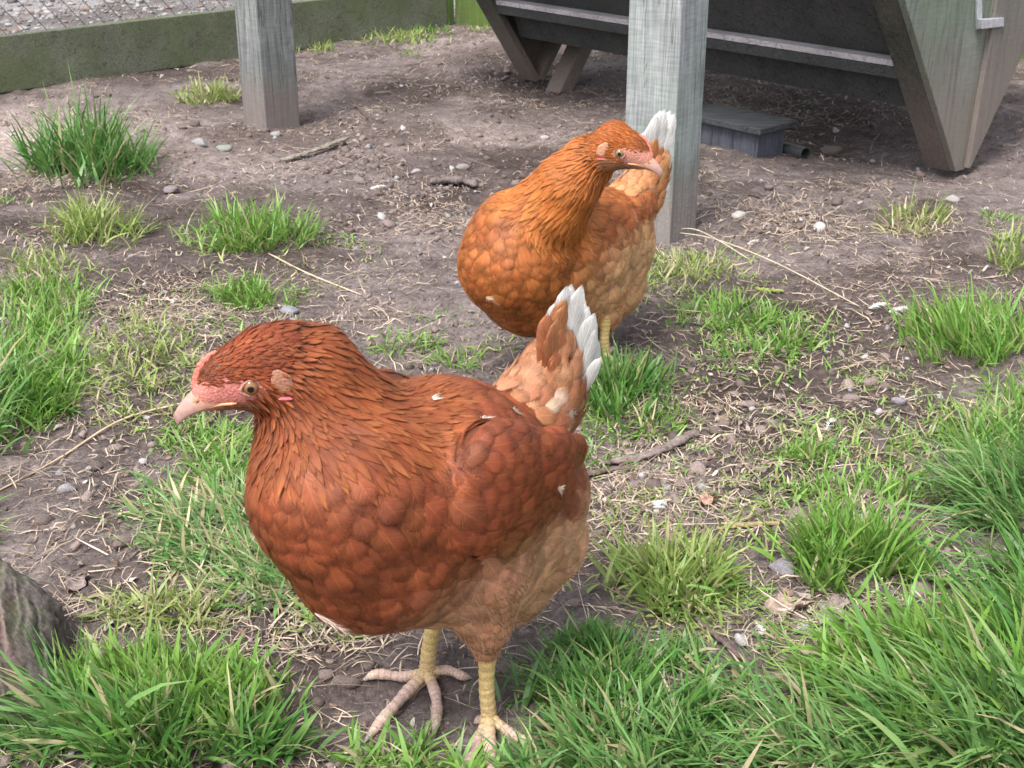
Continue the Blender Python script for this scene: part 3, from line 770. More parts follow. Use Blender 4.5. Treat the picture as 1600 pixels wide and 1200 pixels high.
    v, q, c, u = join_blocks([lay(rg == 'nape', .0023, .013, .0018, 'lance', .0016, .0005, 'nape', jit=.06), goldtips(lay(neck_m, .0034, .026, .0031, 'lance', .0018, .0006, 'neck', jit=.06)), goldtips(lay(neck_m, .0066, .032, .0032, 'lance', .0026, .0008, 'neck', jit=.09), 1.2)])
    npmesh('neck_feathers', v, q, None, M_fine, root, c, u)
    ii = head_m
    # head feathers: many tiny ones from a fresh dense sample
    Pf, Nf = tri_sample(V, Q, 260000); hdf = np.stack([(Pf - Cc) @ hf, (Pf - Cc) @ hl, (Pf - Cc) @ hu], 1)
    near = np.linalg.norm(Pf - hp(-.005, 0, 0), axis=1) < .05; Pf, Nf, hdf = Pf[near], Nf[near], hdf[near]
    Fh, rh = field(Pf); bh = (((hdf[:, 0] - .012) / .0195) ** 2 + ((hdf[:, 2] + .001) / .0080) ** 2 < 1) | ((hdf[:, 0] > .021) & (hdf[:, 2] > -.011) & (hdf[:, 2] < .0085)) | (hdf[:, 0] > .029)
    mk = (rh == 'head') & ~bh; Pf, Nf, Fh, hdf = Pf[mk], Nf[mk], Fh[mk], hdf[mk]
    kk = thin(Pf, .00125); Pf, Nf, Fh, hdf = Pf[kk], Nf[kk], Fh[kk], hdf[kk]
    n = len(Pf); Dh = nrm(Fh - Nf * (Fh * Nf).sum(1)[:, None] + rng.normal(0, .12, (n, 3)))
    sc = np.clip(.8 + (-hdf[:, 0] + .010) * 22, .62, 1.5)
    ch = colour('head', np.stack([hdf[:, 0], hdf[:, 1], hdf[:, 2]], 1), n)
    hb_ = feather_block(Pf - Dh * .002, Dh, Nf, 0.0085 * sc, .00115 * sc, 'lance', bvh, -.0004, .0016 * sc, np.full(n, .0003), ch)
    npmesh('head_feathers', hb_[0], hb_[1], None, M_fine, root, hb_[2], hb_[3])
    # thigh + rump feathers and fluff
    v, q, c, u = join_blocks([lay(rg == 'thigh', .0056, .019, .0058, 'round', .0018, .0006, 'thigh'), lay(rg == 'fluff', .0098, .038, .0125, 'round', .0024, .0006, 'fluff', jit=.15)])
    npmesh('thigh_feathers', v, q, None, M_feather, root, c, u)
    pale_ = (1 - sstep(.15, .20, loc[:, 2])) * (1 - sstep(.0, .10, loc[:, 0])) > rng.random(len(P)) * 1.3
    mk = np.where((rg == 'thigh') | (rg == 'fluff') | (body_m & pale_))[0][:S.get('nfluff', 13000)]
    Df = nrm(D[mk] + Nn[mk] * rng.uniform(-.02, .16, (len(mk), 1)) ** 1 + rng.normal(0, .13, (len(mk), 3)))
    fluff_ = strands(P[mk] + Nn[mk] * .001, Df, rng.uniform(.006, .014, len(mk)), .00013, colour('down', loc[mk], len(mk)), .1)
    v, q, c, u = join_blocks([fluff_] + fk)
    npmesh('down_fluff', v, q, None, M_fine, root, c, u)
    # tail
    v, q, c, u = lay(tail_m, .0085, .028, .0082, 'round', .005, .0015, 'tailbase')
    npmesh('tail_coverts', v, q, None, M_feather, root, c, u)
    bl = []
    for (r0, r1, w_, cn, tn) in S['tail']:
        a = pt(r0[0], r0[1], 1, None, r0[2])[0]; e_ = pt(r1[0], r1[1], 1, None, r1[2])[0]; tn = left + np.array(tn); D_ = nrm(e_ - a)[None]; nn = nrm(np.array(tn, float))[None]
        nn = nrm(nn - D_ * (nn * D_).sum()); Lt = np.array([np.linalg.norm(e_ - a)])
        bl.append(feather_block(a[None], D_, nn, Lt, np.array([w_]), 'long', None, 0, np.array([.002]), np.array([.0018]), np.array([cn])))
    v, q, c, u = join_blocks(bl); npmesh('tail_feathers', v, q, None, M_tail, root, c, u)
    # wings
    for sd_ in (1, -1):
        wb = wings_b[sd_]
        Vw, Qw = solid(wb, .0034, .012)
        bw = BVHTree.FromPolygons([Vector(x) for x in Vw], [tuple(int(x) for x in q_) for q_ in Qw])
        wing = npmesh('wing', Vw, Qw, None, M_skin, root, np.tile(np.array(pal['under']), (len(Vw), 1)))
        Pw, Nw = tri_sample(Vw, Qw, 30000)
        out = (Nw @ left) * sd_ > .02; Pw, Nw = Pw[out], Nw[out]
        Lw = np.stack([(Pw - foot) @ d, (Pw - foot) @ left, Pw[:, 2]], 1)
        fm = Lw[:, 0].min(); fM = Lw[:, 0].max(); fr = (fM - Lw[:, 0]) / (fM - fm)
        bls = []
        for (lo_, hi_, spc, L_, W_, lf) in ((0, .45, .0092, .027, .0096, .0026), (.40, .75, .0092, .028, .0092, .0028), (.68, 1.01, .0088, .030, .0084, .0030)):
            jj = np.where((fr >= lo_) & (fr < hi_))[0]; jj = jj[thin(Pw[jj], spc)]; n = len(jj)
            Dw = nrm(np.tile(-d * .93 + np.array([0, 0, S.get('wingtilt', -.1)]), (n, 1)) + np.array([0, 0, -.5]) * np.clip(.35 - fr[jj], 0, 1)[:, None] + rng.normal(0, .08, (n, 3)))
            Dw = nrm(Dw - Nw[jj] * (Dw * Nw[jj]).sum(1)[:, None])
            Ls = L_ * (1 + rng.normal(0, .08, n)); bls.append(feather_block(Pw[jj] - Dw * (Ls * .35)[:, None], Dw, Nw[jj], Ls, W_ * (1 + rng.normal(0, .08, n)), 'round', bw, -.0005, np.full(n, lf), np.full(n, .0008), colour('wing', Lw[jj], n)))
        v, q, c, u = join_blocks(bls); npmesh('wing_feathers', v, q, None, M_feather, wing, c, u).matrix_parent_inverse.identity()
        wing.children[0].location = (0, 0, 0)
    # ---- head parts
    # eyes
    for sd_ in (1, -1):
        side_ = hl * sd_; ec = None
        o_ = hp(.0, 0, 0) + side_ * .04
        hit = bvh.ray_cast(Vector(o_), Vector(-side_))
        sp = np.array(hit[0]) if hit[0] else hp(0, sd_ * .0135, 0)
        er = .0064; outd = nrm(side_ + hf * .12 + hu * .05); ec = sp - outd * (er * .52)
        v, q, t_ = uvsphere((0, 0, 0), 1, 48, 40)
        # build sphere with pole on outd
        zx = nrm(np.cross(outd, hu)); zy = np.cross(outd, zx)
        W_ = v[:, 0:1] * zx + v[:, 1:2] * zy + v[:, 2:3] * outd
        ang = np.degrees(np.arccos(np.clip(v[:, 2], -1, 1)))[:, None]
        ang_n = ang + 0 * ang
        iris = np.array(S['iris']); ring = np.array([.02, .012, .008])
        cl = np.where(ang < 21, np.array([.004, .004, .004]), np.where(ang < 50, iris * (1 - .35 * (ang - 21) / 29), ring))
        npmesh('eye', ec + er * W_, q, t_, M_eye, root, cl)
        # eyelid: almond ring lying on the eyeball
        vs = []; nr_, ns_ = 40, 8
        for i in range(nr_):
            th = 2 * math.pi * i / nr_
            for j in range(ns_):
                ph = 2 * math.pi * j / ns_
                rx = er * .90 * (1 + .10 * abs(math.cos(th)) ** 6); ry = er * .74
                cpt = hf * math.cos(th) * rx + hu * math.sin(th) * ry
                rad = nrm(hf * math.cos(th) + hu * math.sin(th))
                tw = .0010 + .0003 * math.cos(th) ** 2
                base_ = ec + cpt + outd * (er * .60)
                vs.append(base_ + rad * (tw * math.cos(ph)) + outd * (tw * .8 * math.sin(ph)))
        qs = [(i * ns_ + j, ((i + 1) % nr_) * ns_ + j, ((i + 1) % nr_) * ns_ + (j + 1) % ns_, i * ns_ + (j + 1) % ns_) for i in range(nr_) for j in range(ns_)]
        npmesh('eyelid', vs, qs, None, M_skin, root, np.tile(np.array(S.get('lid', (.36, .17, .13))), (len(vs), 1)))
        # ear lobe
        o_ = hp(-.0195, 0, -.002) + side_ * .05; hit = bvh.ray_cast(Vector(o_), Vector(-side_))
        sp = np.array(hit[0]) if hit[0] else hp(-.02, sd_ * .015, -.004)
        v, q, t_ = uvsphere((0, 0, 0), 1, 18, 12)
        vv = sp + side_ * .0011 + (v[:, 0:1] * hf * .0062 + v[:, 2:3] * (hu * .0088 + hf * .0015) + v[:, 1:2] * side_ * .0013) * (1 + .08 * np.sin(v[:, 2:3] * 7))
        npmesh('ear_lobe', vv, q, t_, M_skin, root, np.tile(np.array(S.get('ear', (.34, .16, .10))), (len(vv), 1)))
        # wattle sliver
        o_ = hp(-.018, 0, -.0135) + side_ * .05; hit = bvh.ray_cast(Vector(o_), Vector(-side_))
        sp = np.array(hit[0]) if hit[0] else hp(-.012, sd_ * .013, -.016)
        vv = sp + side_ * .0010 + v[:, 0:1] * (hf * .0048 + hu * .0016) + v[:, 2:3] * hu * .0012 + v[:, 1:2] * side_ * .0016
        npmesh('wattle', vv, q, t_, M_skin, root, np.tile(np.array((.62, .12, .14)), (len(vv), 1)))
    # beak
    def mandible(name, secs, colfn):
        vs = []; ns_ = 16
        for (f, u0, wd, ht, flt) in secs:
            for j in range(ns_):
                ph = 2 * math.pi * j / ns_; cx = math.cos(ph); cy = math.sin(ph)
                if flt > 0 and cy < 0: cy *= .25
                if flt < 0 and cy > 0: cy *= .25
                vs.append(hp(f, cx * wd, u0 + cy * ht))
        m_ = len(secs); vs = np.array(vs)
        qs = [(i * ns_ + j, i * ns_ + (j + 1) % ns_, (i + 1) * ns_ + (j + 1) % ns_, (i + 1) * ns_ + j) for i in range(m_ - 1) for j in range(ns_)]
        cl = np.vstack([np.tile(colfn(s_[0]), (ns_, 1)) for s_ in secs])
        vs = np.vstack([vs, vs[-ns_:].mean(0)]); k0 = len(vs) - 1
        ts = [((m_ - 1) * ns_ + j, (m_ - 1) * ns_ + (j + 1) % ns_, k0) for j in range(ns_)]
        return npmesh(name, vs, qs, ts, M_horn, root, np.vstack([cl, cl[-1:]]))
    def bc(f):
        w_ = float(np.clip((f - .024) / .018, 0, 1)); return np.array([.48, .24, .14]) * (1 - w_) + np.array([.40, .245, .215]) * w_
    up_secs = []
    for f in np.linspace(.018, .0525, 16):
        q_ = (f - .018) / .0345
        top = .0085 - .0050 * q_ - .0105 * q_ ** 3; bot = -.0062 - .0005 * q_ - .0068 * q_ ** 5
        wd = .0088 * max(1 - q_, 0) ** .62 + .0019 * max(1 - q_ ** 5, .25)
        up_secs.append((f, bot, wd, max(top - bot, .0016), 1))
    mandible('upper_beak', up_secs, bc)
    lo_secs = []
    for f in np.linspace(.012, .0475, 10):
        q_ = (f - .012) / .0355
        lo_secs.append((f, -.0072 - .0008 * q_, .0085 * max(1 - q_, 0) ** .6 + .0008, .0042 * max(1 - q_, 0) ** .5 + .0006, -1))
    mandible('lower_beak', lo_secs, lambda f: np.array([.46, .30, .20]))
    for sd_ in (1, -1):
        # yellow gape line and nostril
        pth = spline([hp(.0365, sd_ * .0055, -.0075), hp(.024, sd_ * .0086, -.0070), hp(.012, sd_ * .0128, -.0088)], 10)
        v, q, t_ = tube(pth, [.0007, .0009, .0011, .0012, .0012, .0012, .0012, .0012, .0010, .0005], 8)
        npmesh('gape', v, q, t_, M_horn, root, np.tile(np.array([.55, .32, .15]), (len(v), 1)))
        v, q, t_ = uvsphere((0, 0, 0), 1, 16, 10)
        vv = hp(.0335, sd_ * .0052, .0000) + v[:, 0:1] * (hf * .0042 - hu * .0012) + v[:, 2:3] * hu * .0020 + v[:, 1:2] * hl * .0014
        npmesh('nostril_flap', vv, q, t_, M_horn, root, np.tile(np.array([.48, .22, .10]), (len(vv), 1)))
        vv = hp(.0340, sd_ * .0066, -.0012) + v[:, 0:1] * (hf * .0018 - hu * .0005) + v[:, 2:3] * hu * .0006 + v[:, 1:2] * hl * .0005
        npmesh('nostril', vv, q, t_, M_horn, root, np.tile(np.array([.07, .03, .02]), (len(vv), 1)))
    # comb: serrated ridge on the forehead midline
    vs = []; cl = []; m_ = 45
    for i in range(m_):
        q_ = i / (m_ - 1); ang = math.radians(8 + 62 * q_)
        probe = hp(.004, 0, .002) + (hf * math.cos(ang) + hu * math.sin(ang)) * .06
        tgt = hp(.004, 0, .002); dr = Vector(nrm(tgt - probe)); hit = bvh.ray_cast(Vector(probe), dr)
        s_ = np.array(hit[0]) if hit[0] else hp(.02, 0, .01)
        ng = nrm(probe - tgt)
        hgt_ = (.0012 + .0034 * math.sin(math.pi * min(1, q_ * 1.02)) ** .7 * (.5 + .5 * abs(math.sin(q_ * math.pi * 7)) ** .6)) * S.get('comb', .8)
        wd = .0019 * (1 - .3 * q_)
        for (l_, e_) in ((-wd, -.0015), (-wd * .8, hgt_ * .5), (-wd * .3, hgt_), (wd * .3, hgt_), (wd * .8, hgt_ * .5), (wd, -.0015)): vs.append(s_ + hl * l_ + ng * e_)
    qs = [(i * 6 + j, i * 6 + j + 1, (i + 1) * 6 + j + 1, (i + 1) * 6 + j) for i in range(m_ - 1) for j in range(5)]
    npmesh('comb', vs, qs, None, M_skin, root, np.tile(np.array((.62, .17, .13)), (len(vs), 1)))
    return root

def flow(reg, b_, d, left, hf):
    ax_ = nrm(b_[1] - b_[0])
    if reg == 'breast': return nrm(-d * .75 + np.array([0, 0, -.55]))
    if reg == 'body': return nrm(-d + np.array([0, 0, -.22]))
    if reg == 'fluff': return nrm(-d * .75 + np.array([0, 0, -.35]))
    if reg == 'tail': return nrm(ax_)
    if reg == 'thigh': return nrm(-d * .25 + np.array([0, 0, -1]))
    if reg == 'head': return nrm(-hf * 1.0 + np.array([0, 0, -.15]))
    if reg in ('neck', 'nape'): return nrm(ax_)
    return ax_
def lerpc(a, b_, w): w = np.clip(w, 0, 1).reshape(-1, 1); return np.array(a) * (1 - w) + np.array(b_) * w
def colour(reg, p, pal):
    n = len(p)
    if reg in ('body', 'fluff', 'thigh', 'down'):
        f, h = p[:, 0], p[:, 2]
        wp = sstep(.165, .085, h) * sstep(.065, -.03, f) if False else (1 - sstep(.15, .20, h)) * (1 - sstep(.03, .12, f))
        if reg == 'fluff': wp = np.clip(wp + .45, 0, 1)
        if reg == 'thigh': wp = np.clip(wp * .6, 0, 1)
        c = lerpc(pal['body'], pal['belly'], wp)
        hi = sstep(.10, .19, h)[:, None] if reg == 'body' else 0
        if reg == 'down': c = lerpc(c, pal['pale'], rng.random(n) ** 2 * wp)
        odd = (rng.random(n) < -1)[:, None] & (reg == 'body')
        return np.where(odd, np.array(pal['pale']) * .8, c)
    if reg == 'wing':
        c = lerpc(pal['wing'], pal['body'], rng.random(n) * .6)
        return np.where((rng.random(n) < -1)[:, None], np.array(pal['pale']), c)
    if reg == 'tailbase':
        c = lerpc(pal['tail'], pal['belly'], rng.random(n) * .5)
        return np.where((rng.random(n) < .05)[:, None], np.array(pal['pale']), c)
    if reg == 'nape': return lerpc(pal['head'], pal['gold'], rng.random(n) ** 2 * .45)
    if reg == 'neck': return lerpc(pal['neck'], pal['gold'], rng.random(n) * .25)
    if reg == 'neck_tip': return lerpc(pal['gold'], pal['neck'], rng.random(n) * .7)
    if reg == 'head':
        low = (p[:, 2] < -.009) & (p[:, 0] > -.016)
        return np.where(low[:, None], np.array(pal['cheek']), lerpc(pal['head'], pal['gold'], rng.random(n) ** 2 * .4))
    return np.tile(np.array(pal['body']), (n, 1))

WHT = (.88, .86, .83); PEA = (.52, .27, .14)
tw = []
TP = spline([(874, 466, 0), (886, 450, 0), (896, 440, 0), (907, 452, 0), (918, 476, 0), (928, 504, 0), (934, 530, 0)], 19)
for k_ in range(19):
    tw.append(((852 + k_ * 2, 600 + k_ * 3, -.004 + .0005 * k_), (TP[k_][0], TP[k_][1], .0005 * ((k_ * 7) % 19)), .0105, WHT, (.0, -.1, .2)))
for k_, (tx, ty) in enumerate([(884, 464), (876, 472), (862, 484), (868, 494), (872, 512), (862, 514), (852, 508), (874, 540), (866, 550)]):
    tw.append(((836 + k_ * 5, 610 + k_ * 7, .006), (tx, ty, .009 + .0012 * k_), .0095, (.48 + .03 * (k_ % 3), .21 + .015 * (k_ % 2), .10), (.0, -.1, .3)))
for (tx, ty, rx_, ry_) in [(938, 556, 890, 650), (918, 600, 880, 660)]:
    tw.append(((rx_, ry_, .012), (tx, ty, .018), .0075, WHT, (.2, -.2, .1)))
hen1 = dict(
    flecks=[(676, 628, .009, .0035, -.35), (800, 646, .012, .0035, .2), (880, 634, .014, .0050, .9), (886, 642, .012, .0045, 1.0), (756, 660, .010, .0030, -.5), (505, 958, .022, .0060, .5), (520, 968, .020, .0060, .4), (868, 760, .012, .0030, .7), (868, 590, .010, .0040, .4)], cape=((528, 612, .85), (408, 578, .81), .079), dir=(-.68, -.73), feet=(716, 1106), label='reddish-brown hen in the foreground, seen in profile with its beak pointing left', flow=flow, colour=colour,
    pal=dict(fleck=(.74, .60, .50), under=(.12, .035, .016), body=(.232, .062, .024), belly=(.60, .33, .19), pale=(.62, .42, .30), wing=(.20, .050, .019), tail=(.29, .10, .043),
             neck=(.165, .034, .011), gold=(.34, .110, .034), head=(.195, .039, .013), cheek=(.24, .10, .055), leg=(.60, .43, .15), toe=(.52, .37, .31)),
    bones=[('breast', 1.0, 0, [(528, 765, 136), (585, 835, 140)]),
           ('body', 1.0, 0, [(560, 770, 150), (690, 752, 156), (795, 765, 118)]),
           ('body', 1.0, 0, [(590, 850, 128), (740, 850, 118)]),
           ('fluff', 1.0, 0, [(800, 790, 112), (828, 835, 88)]),
           ('fluff', .8, 0, [(740, 860, 112), (800, 905, 72)]),
           ('tail', .72, 0, [(800, 690, 94), (850, 618, 68), (866, 562, 38), (872, 530, 18)]),
           ('nape', .66, 0, [(452, 566, 62, .822), (480, 582, 77, .832)]), ('neck', .92, 0, [(486, 598, 79, .836), (504, 645, 95, .850), (530, 700, 121, .872), (572, 752, 140, .898)]),
           ('thigh', 1.0, .038, [(752, 900, 66), (756, 962, 40), (760, 1012, 20)]),
           ('thigh', 1.0, -.03, [(690, 880, 70), (684, 930, 36)])],
    hf=(-.93, -.26, -.27), eye=(391, 602, .802), eye_side=1, iris=(.24, .115, .04),
    legs=[((762, 1010, None), (764, 1136), [([(745, 1170, .005), (728, 1208, .005), (722, 1222, .001)], .0050), ([(766, 1180, .006), (770, 1222, .005), (771, 1240, .001)], .0054), ([(800, 1155, .005), (828, 1168, .004), (842, 1176, .001)], .0047), ([(752, 1130, .004), (740, 1134, .002)], .0042)], .0072, .0056),
          ((680, 965, None), (668, 1066), [([(632, 1068, .006), (590, 1066, .005), (566, 1070, .001)], .0050), ([(636, 1096, .007), (596, 1132, .005), (568, 1160, .001)], .0056), ([(680, 1092, .006), (683, 1122, .005), (677, 1156, .001)], .0050), ([(700, 1056, .006), (722, 1062, .004), (738, 1062, .001)], .0045)], .0070, .0060)],
    tail=tw,
    wing=[([(684, 745, 76, .030), (775, 748, 90, .064), (852, 724, 54, .064), (894, 706, 30, .054)], .46),
          ([(695, 775, 56, .034), (757, 808, 58, .070), (850, 764, 38, .066)], .45)])
make_hen(hen1)

tw = []
TP = spline([(1003, 212, 0), (1016, 187, 0), (1032, 173, 0), (1044, 170, 0), (1050, 184, 0), (1049, 206, 0), (1043, 228, 0)], 17)
for k_ in range(17):
    tw.append(((1002 + k_ * 1.2, 292, -.003 + .0004 * k_), (TP[k_][0], TP[k_][1], .0005 * ((k_ * 7) % 17)), .0140, WHT, (.0, -.3, .1)))
for (tx, ty) in [(1026, 214), (1034, 226), (1022, 232)]:
    tw.append(((1010, 300, .008), (tx, ty, .010), .010, (.46, .20, .08), (.0, -.2, .1)))
tw.append(((1012, 335, .01), (1046, 292, .008), .007, WHT, (.2, -.4, .1)))
hen2 = dict(
    flecks=[(764, 463, .014, .0045, .2), (772, 466, .012, .0045, .6), (738, 480, .012, .004, 1.0)], cape=((880, 285, 1.50), (960, 236, 1.46), .058), dir=(-.66, -.75), feet=(908, 548), label='orange-brown hen farther back, its head turned right in front of the grey-green post', flow=flow, colour=colour, nfluff=8000,
    pal=dict(fleck=(.74, .58, .42), under=(.14, .05, .02), body=(.35, .108, .028), belly=(.62, .35, .18), pale=(.70, .50, .33), wing=(.28, .082, .024), tail=(.40, .155, .06),
             neck=(.31, .080, .016), gold=(.47, .17, .04), head=(.34, .088, .018), cheek=(.36, .16, .085), leg=(.60, .43, .15), toe=(.52, .37, .31)),
    bones=[('breast', 1.0, 0, [(800, 412, 82), (828, 446, 76)]),
           ('body', 1.0, 0, [(808, 372, 74), (890, 382, 94), (945, 376, 76)]),
           ('body', 1.0, 0, [(840, 440, 76), (890, 440, 74)]),
           ('fluff', 1.0, 0, [(940, 400, 70), (948, 440, 60)]),
           ('tail', .72, 0, [(968, 345, 56), (1002, 300, 38), (1020, 268, 26), (1028, 246, 15)]),
           ('nape', .8, 0, [(940, 238, 33, 1.487), (918, 254, 39, 1.497)]), ('neck', .95, 0, [(912, 262, 41, 1.497), (886, 292, 48, 1.505), (862, 325, 62, 1.525)]),
           ('thigh', 1.0, .035, [(940, 450, 40), (944, 490, 24), (946, 508, 12)]),
           ('thigh', 1.0, -.03, [(868, 460, 50), (872, 490, 26)])],
    hf=(.93, -.27, -.30), eye=(969, 239, 1.452), eye_side=-1, iris=(.26, .15, .05), face=(.56, .23, .18), ear=(.46, .23, .14), comb=.6,
    legs=[((946, 500, None), (946, 560), [([(930, 575, .005), (918, 582, .001)], .0050), ([(944, 585, .006), (942, 596, .001)], .0054), ([(962, 572, .005), (974, 578, .001)], .0047), ([(955, 552, .004), (962, 550, .002)], .0042)], .0072, .0056),
          ((872, 490, None), (872, 538), [([(855, 550, .006), (842, 556, .001)], .0050), ([(866, 560, .007), (862, 570, .001)], .0056), ([(886, 552, .006), (896, 556, .001)], .0050), ([(882, 530, .006), (890, 528, .001)], .0045)], .0070, .0060)],
    tail=tw,
    wing=[([(900, 385, 52, .036), (955, 375, 56, .052), (990, 350, 38, .046), (1012, 318, 20, .036)], .42),
          ([(905, 410, 38, .040), (955, 415, 34, .054), (990, 380, 26, .048)], .45)])
make_hen(hen2)

# ------------------------------------------------------------------ grass
PALG = {'g': ((.10, .25, .035), (.21, .38, .07)), 'd': ((.05, .165, .03), (.11, .26, .05)), 'b': ((.07, .20, .045), (.18, .34, .10)),
        'p': ((.30, .30, .14), (.50, .42, .27)), 'y': ((.16, .27, .05), (.32, .39, .12))}
def blades(P, az, lean, curl, L, W, c0, rows=5):
    n = len(P); t = np.linspace(0, 1, rows)
    th = lean[:, None] + curl[:, None] * t[None, :]
    ds = L[:, None] / (rows - 1)
    r_ = np.cumsum(np.concatenate([np.zeros((n, 1)), np.sin(th[:, :-1]) * ds], 1), 1)
    z_ = np.cumsum(np.concatenate([np.zeros((n, 1)), np.cos(th[:, :-1]) * ds], 1), 1)
    sw = rng.normal(0, .12, n)[:, None] * t[None, :] ** 2 * L[:, None]
    dx, dy = np.cos(az)[:, None], np.sin(az)[:, None]
    C = np.stack([P[:, 0:1] + r_ * dx - sw * dy, P[:, 1:2] + r_ * dy + sw * dx, P[:, 2:3] + z_], -1)
    gz = Z(C[..., 0], C[..., 1]) + .0015 + .004 * rng.random((n, 1)); C[..., 2] = np.maximum(C[..., 2], np.where(t[None, :] > .2, gz, -1))
    w = np.array([.75, 1.0, .9, .6, .06]) if rows == 5 else np.interp(t, [0, .3, .7, 1], [.75, 1, .7, .06])
    tw_ = az + math.pi / 2 + rng.normal(0, .9, n)
    B = np.stack([np.cos(tw_), np.sin(tw_), rng.normal(0, .25, n)], -1)[:, None, :]
    V = np.stack([C - B * (w[None, :, None] * W[:, None, None] / 2), C + B * (w[None, :, None] * W[:, None, None] / 2)], 2).reshape(-1, 3)
    q = np.array([(2 * i, 2 * i + 1, 2 * i + 3, 2 * i + 2) for i in range(rows - 1)]); Q = (q[None] + (np.arange(n) * rows * 2)[:, None, None]).reshape(-1, 4)
    tipc = np.array([.30, .27, .12]); tipy = (rng.random(n) ** 3 * .7)[:, None, None] * (t ** 2)[None, :, None]
    bs = np.array([.30, .30, .17]); wb = ((1 - t) ** 4 * .35)[None, :, None]
    c = c0[:, None, :] * np.ones((1, rows, 1)); c = c * (1 - tipy) + tipc * tipy; c = c * (1 - wb) + bs * wb * .8
    c = np.repeat(c[:, :, None, :], 2, 2).reshape(-1, 3)
    return V, Q, c
def gcol(n, kind, dead=.08):
    a, b_ = PALG[kind]; w = rng.random((n, 1)); c = np.array(a) * (1 - w) + np.array(b_) * w
    pa = PALG['p']; dd = rng.random(n) < dead; w2 = rng.random((n, 1))
    c = np.where(dd[:, None], np.array(pa[0]) * (1 - w2) + np.array(pa[1]) * w2, c)
    return c * (1 + rng.normal(0, .1, (n, 1)))
def patch(cx, cy, rx, ry, n, L, kind, W=.0022, lean=(.15, .35), curl=(.5, .5), out=.7, az0=None, azs=.6, dead=.08, clump=.0, lv=.3):
    m_ = n * 3; a = rng.random(m_) * 2 * math.pi; rr = np.where(rng.random(m_) < .8, rng.random(m_) ** .5 * 1.05, rng.uniform(.2, 1.5, m_)); out = out * .4
    px = cx + rx * rr * np.cos(a); py = cy + ry * rr * np.sin(a); g0 = ground(px, py)
    keep_ = np.where(fbm(g0[:, 0] * 38 + 5, g0[:, 1] * 38, 3, .7) + .22 * rng.random(m_) - .22 * rr > -.10)[0]
    for (fx, fy, frx, fry) in ((768, 1165, 75, 48), (640, 1100, 85, 50), (600, 1150, 50, 30)):
        keep_ = keep_[(((px[keep_] - fx) / frx) ** 2 + ((py[keep_] - fy) / fry) ** 2 > 1) | (rng.random(len(keep_)) < .06)]
    keep_ = keep_[:n]
    n = len(keep_); rr = rr[keep_]; px = px[keep_]; py = py[keep_]
    P = onground(px, py, -.002); c = onground(np.array(cx), np.array(cy))
    oaz = np.arctan2(P[:, 1] - c[1], P[:, 0] - c[0])
    az = rng.random(n) * 2 * math.pi if az0 is None else az0 + rng.normal(0, azs, n)
    az = np.where(rng.random(n) < out, oaz + rng.normal(0, .5, n), az)
    le = np.abs(rng.normal(lean[0] + .08, lean[1] + .06, n)) + (.30 * rr * (out > 0)) * (1 if az0 is None else .3)
    cu = np.abs(rng.normal(curl[0], curl[1], n))
    Ls = .86 * L * np.clip(1 + rng.normal(0, lv + .08, n), .2, 1.9) * (1 - .3 * np.minimum(rr, 1))
    return blades(P, az, le, cu, Ls, 1.25 * W * np.clip(1 + rng.normal(0, .3, n), .4, 1.8), gcol(n, kind, dead))
def joinb(bl):
    V, Q, C = [], [], []; o = 0
    for (v, q, c) in bl: V.append(v); Q.append(q + o); C.append(c); o += len(v)
    return np.vstack(V), np.vstack(Q), np.vstack(C)
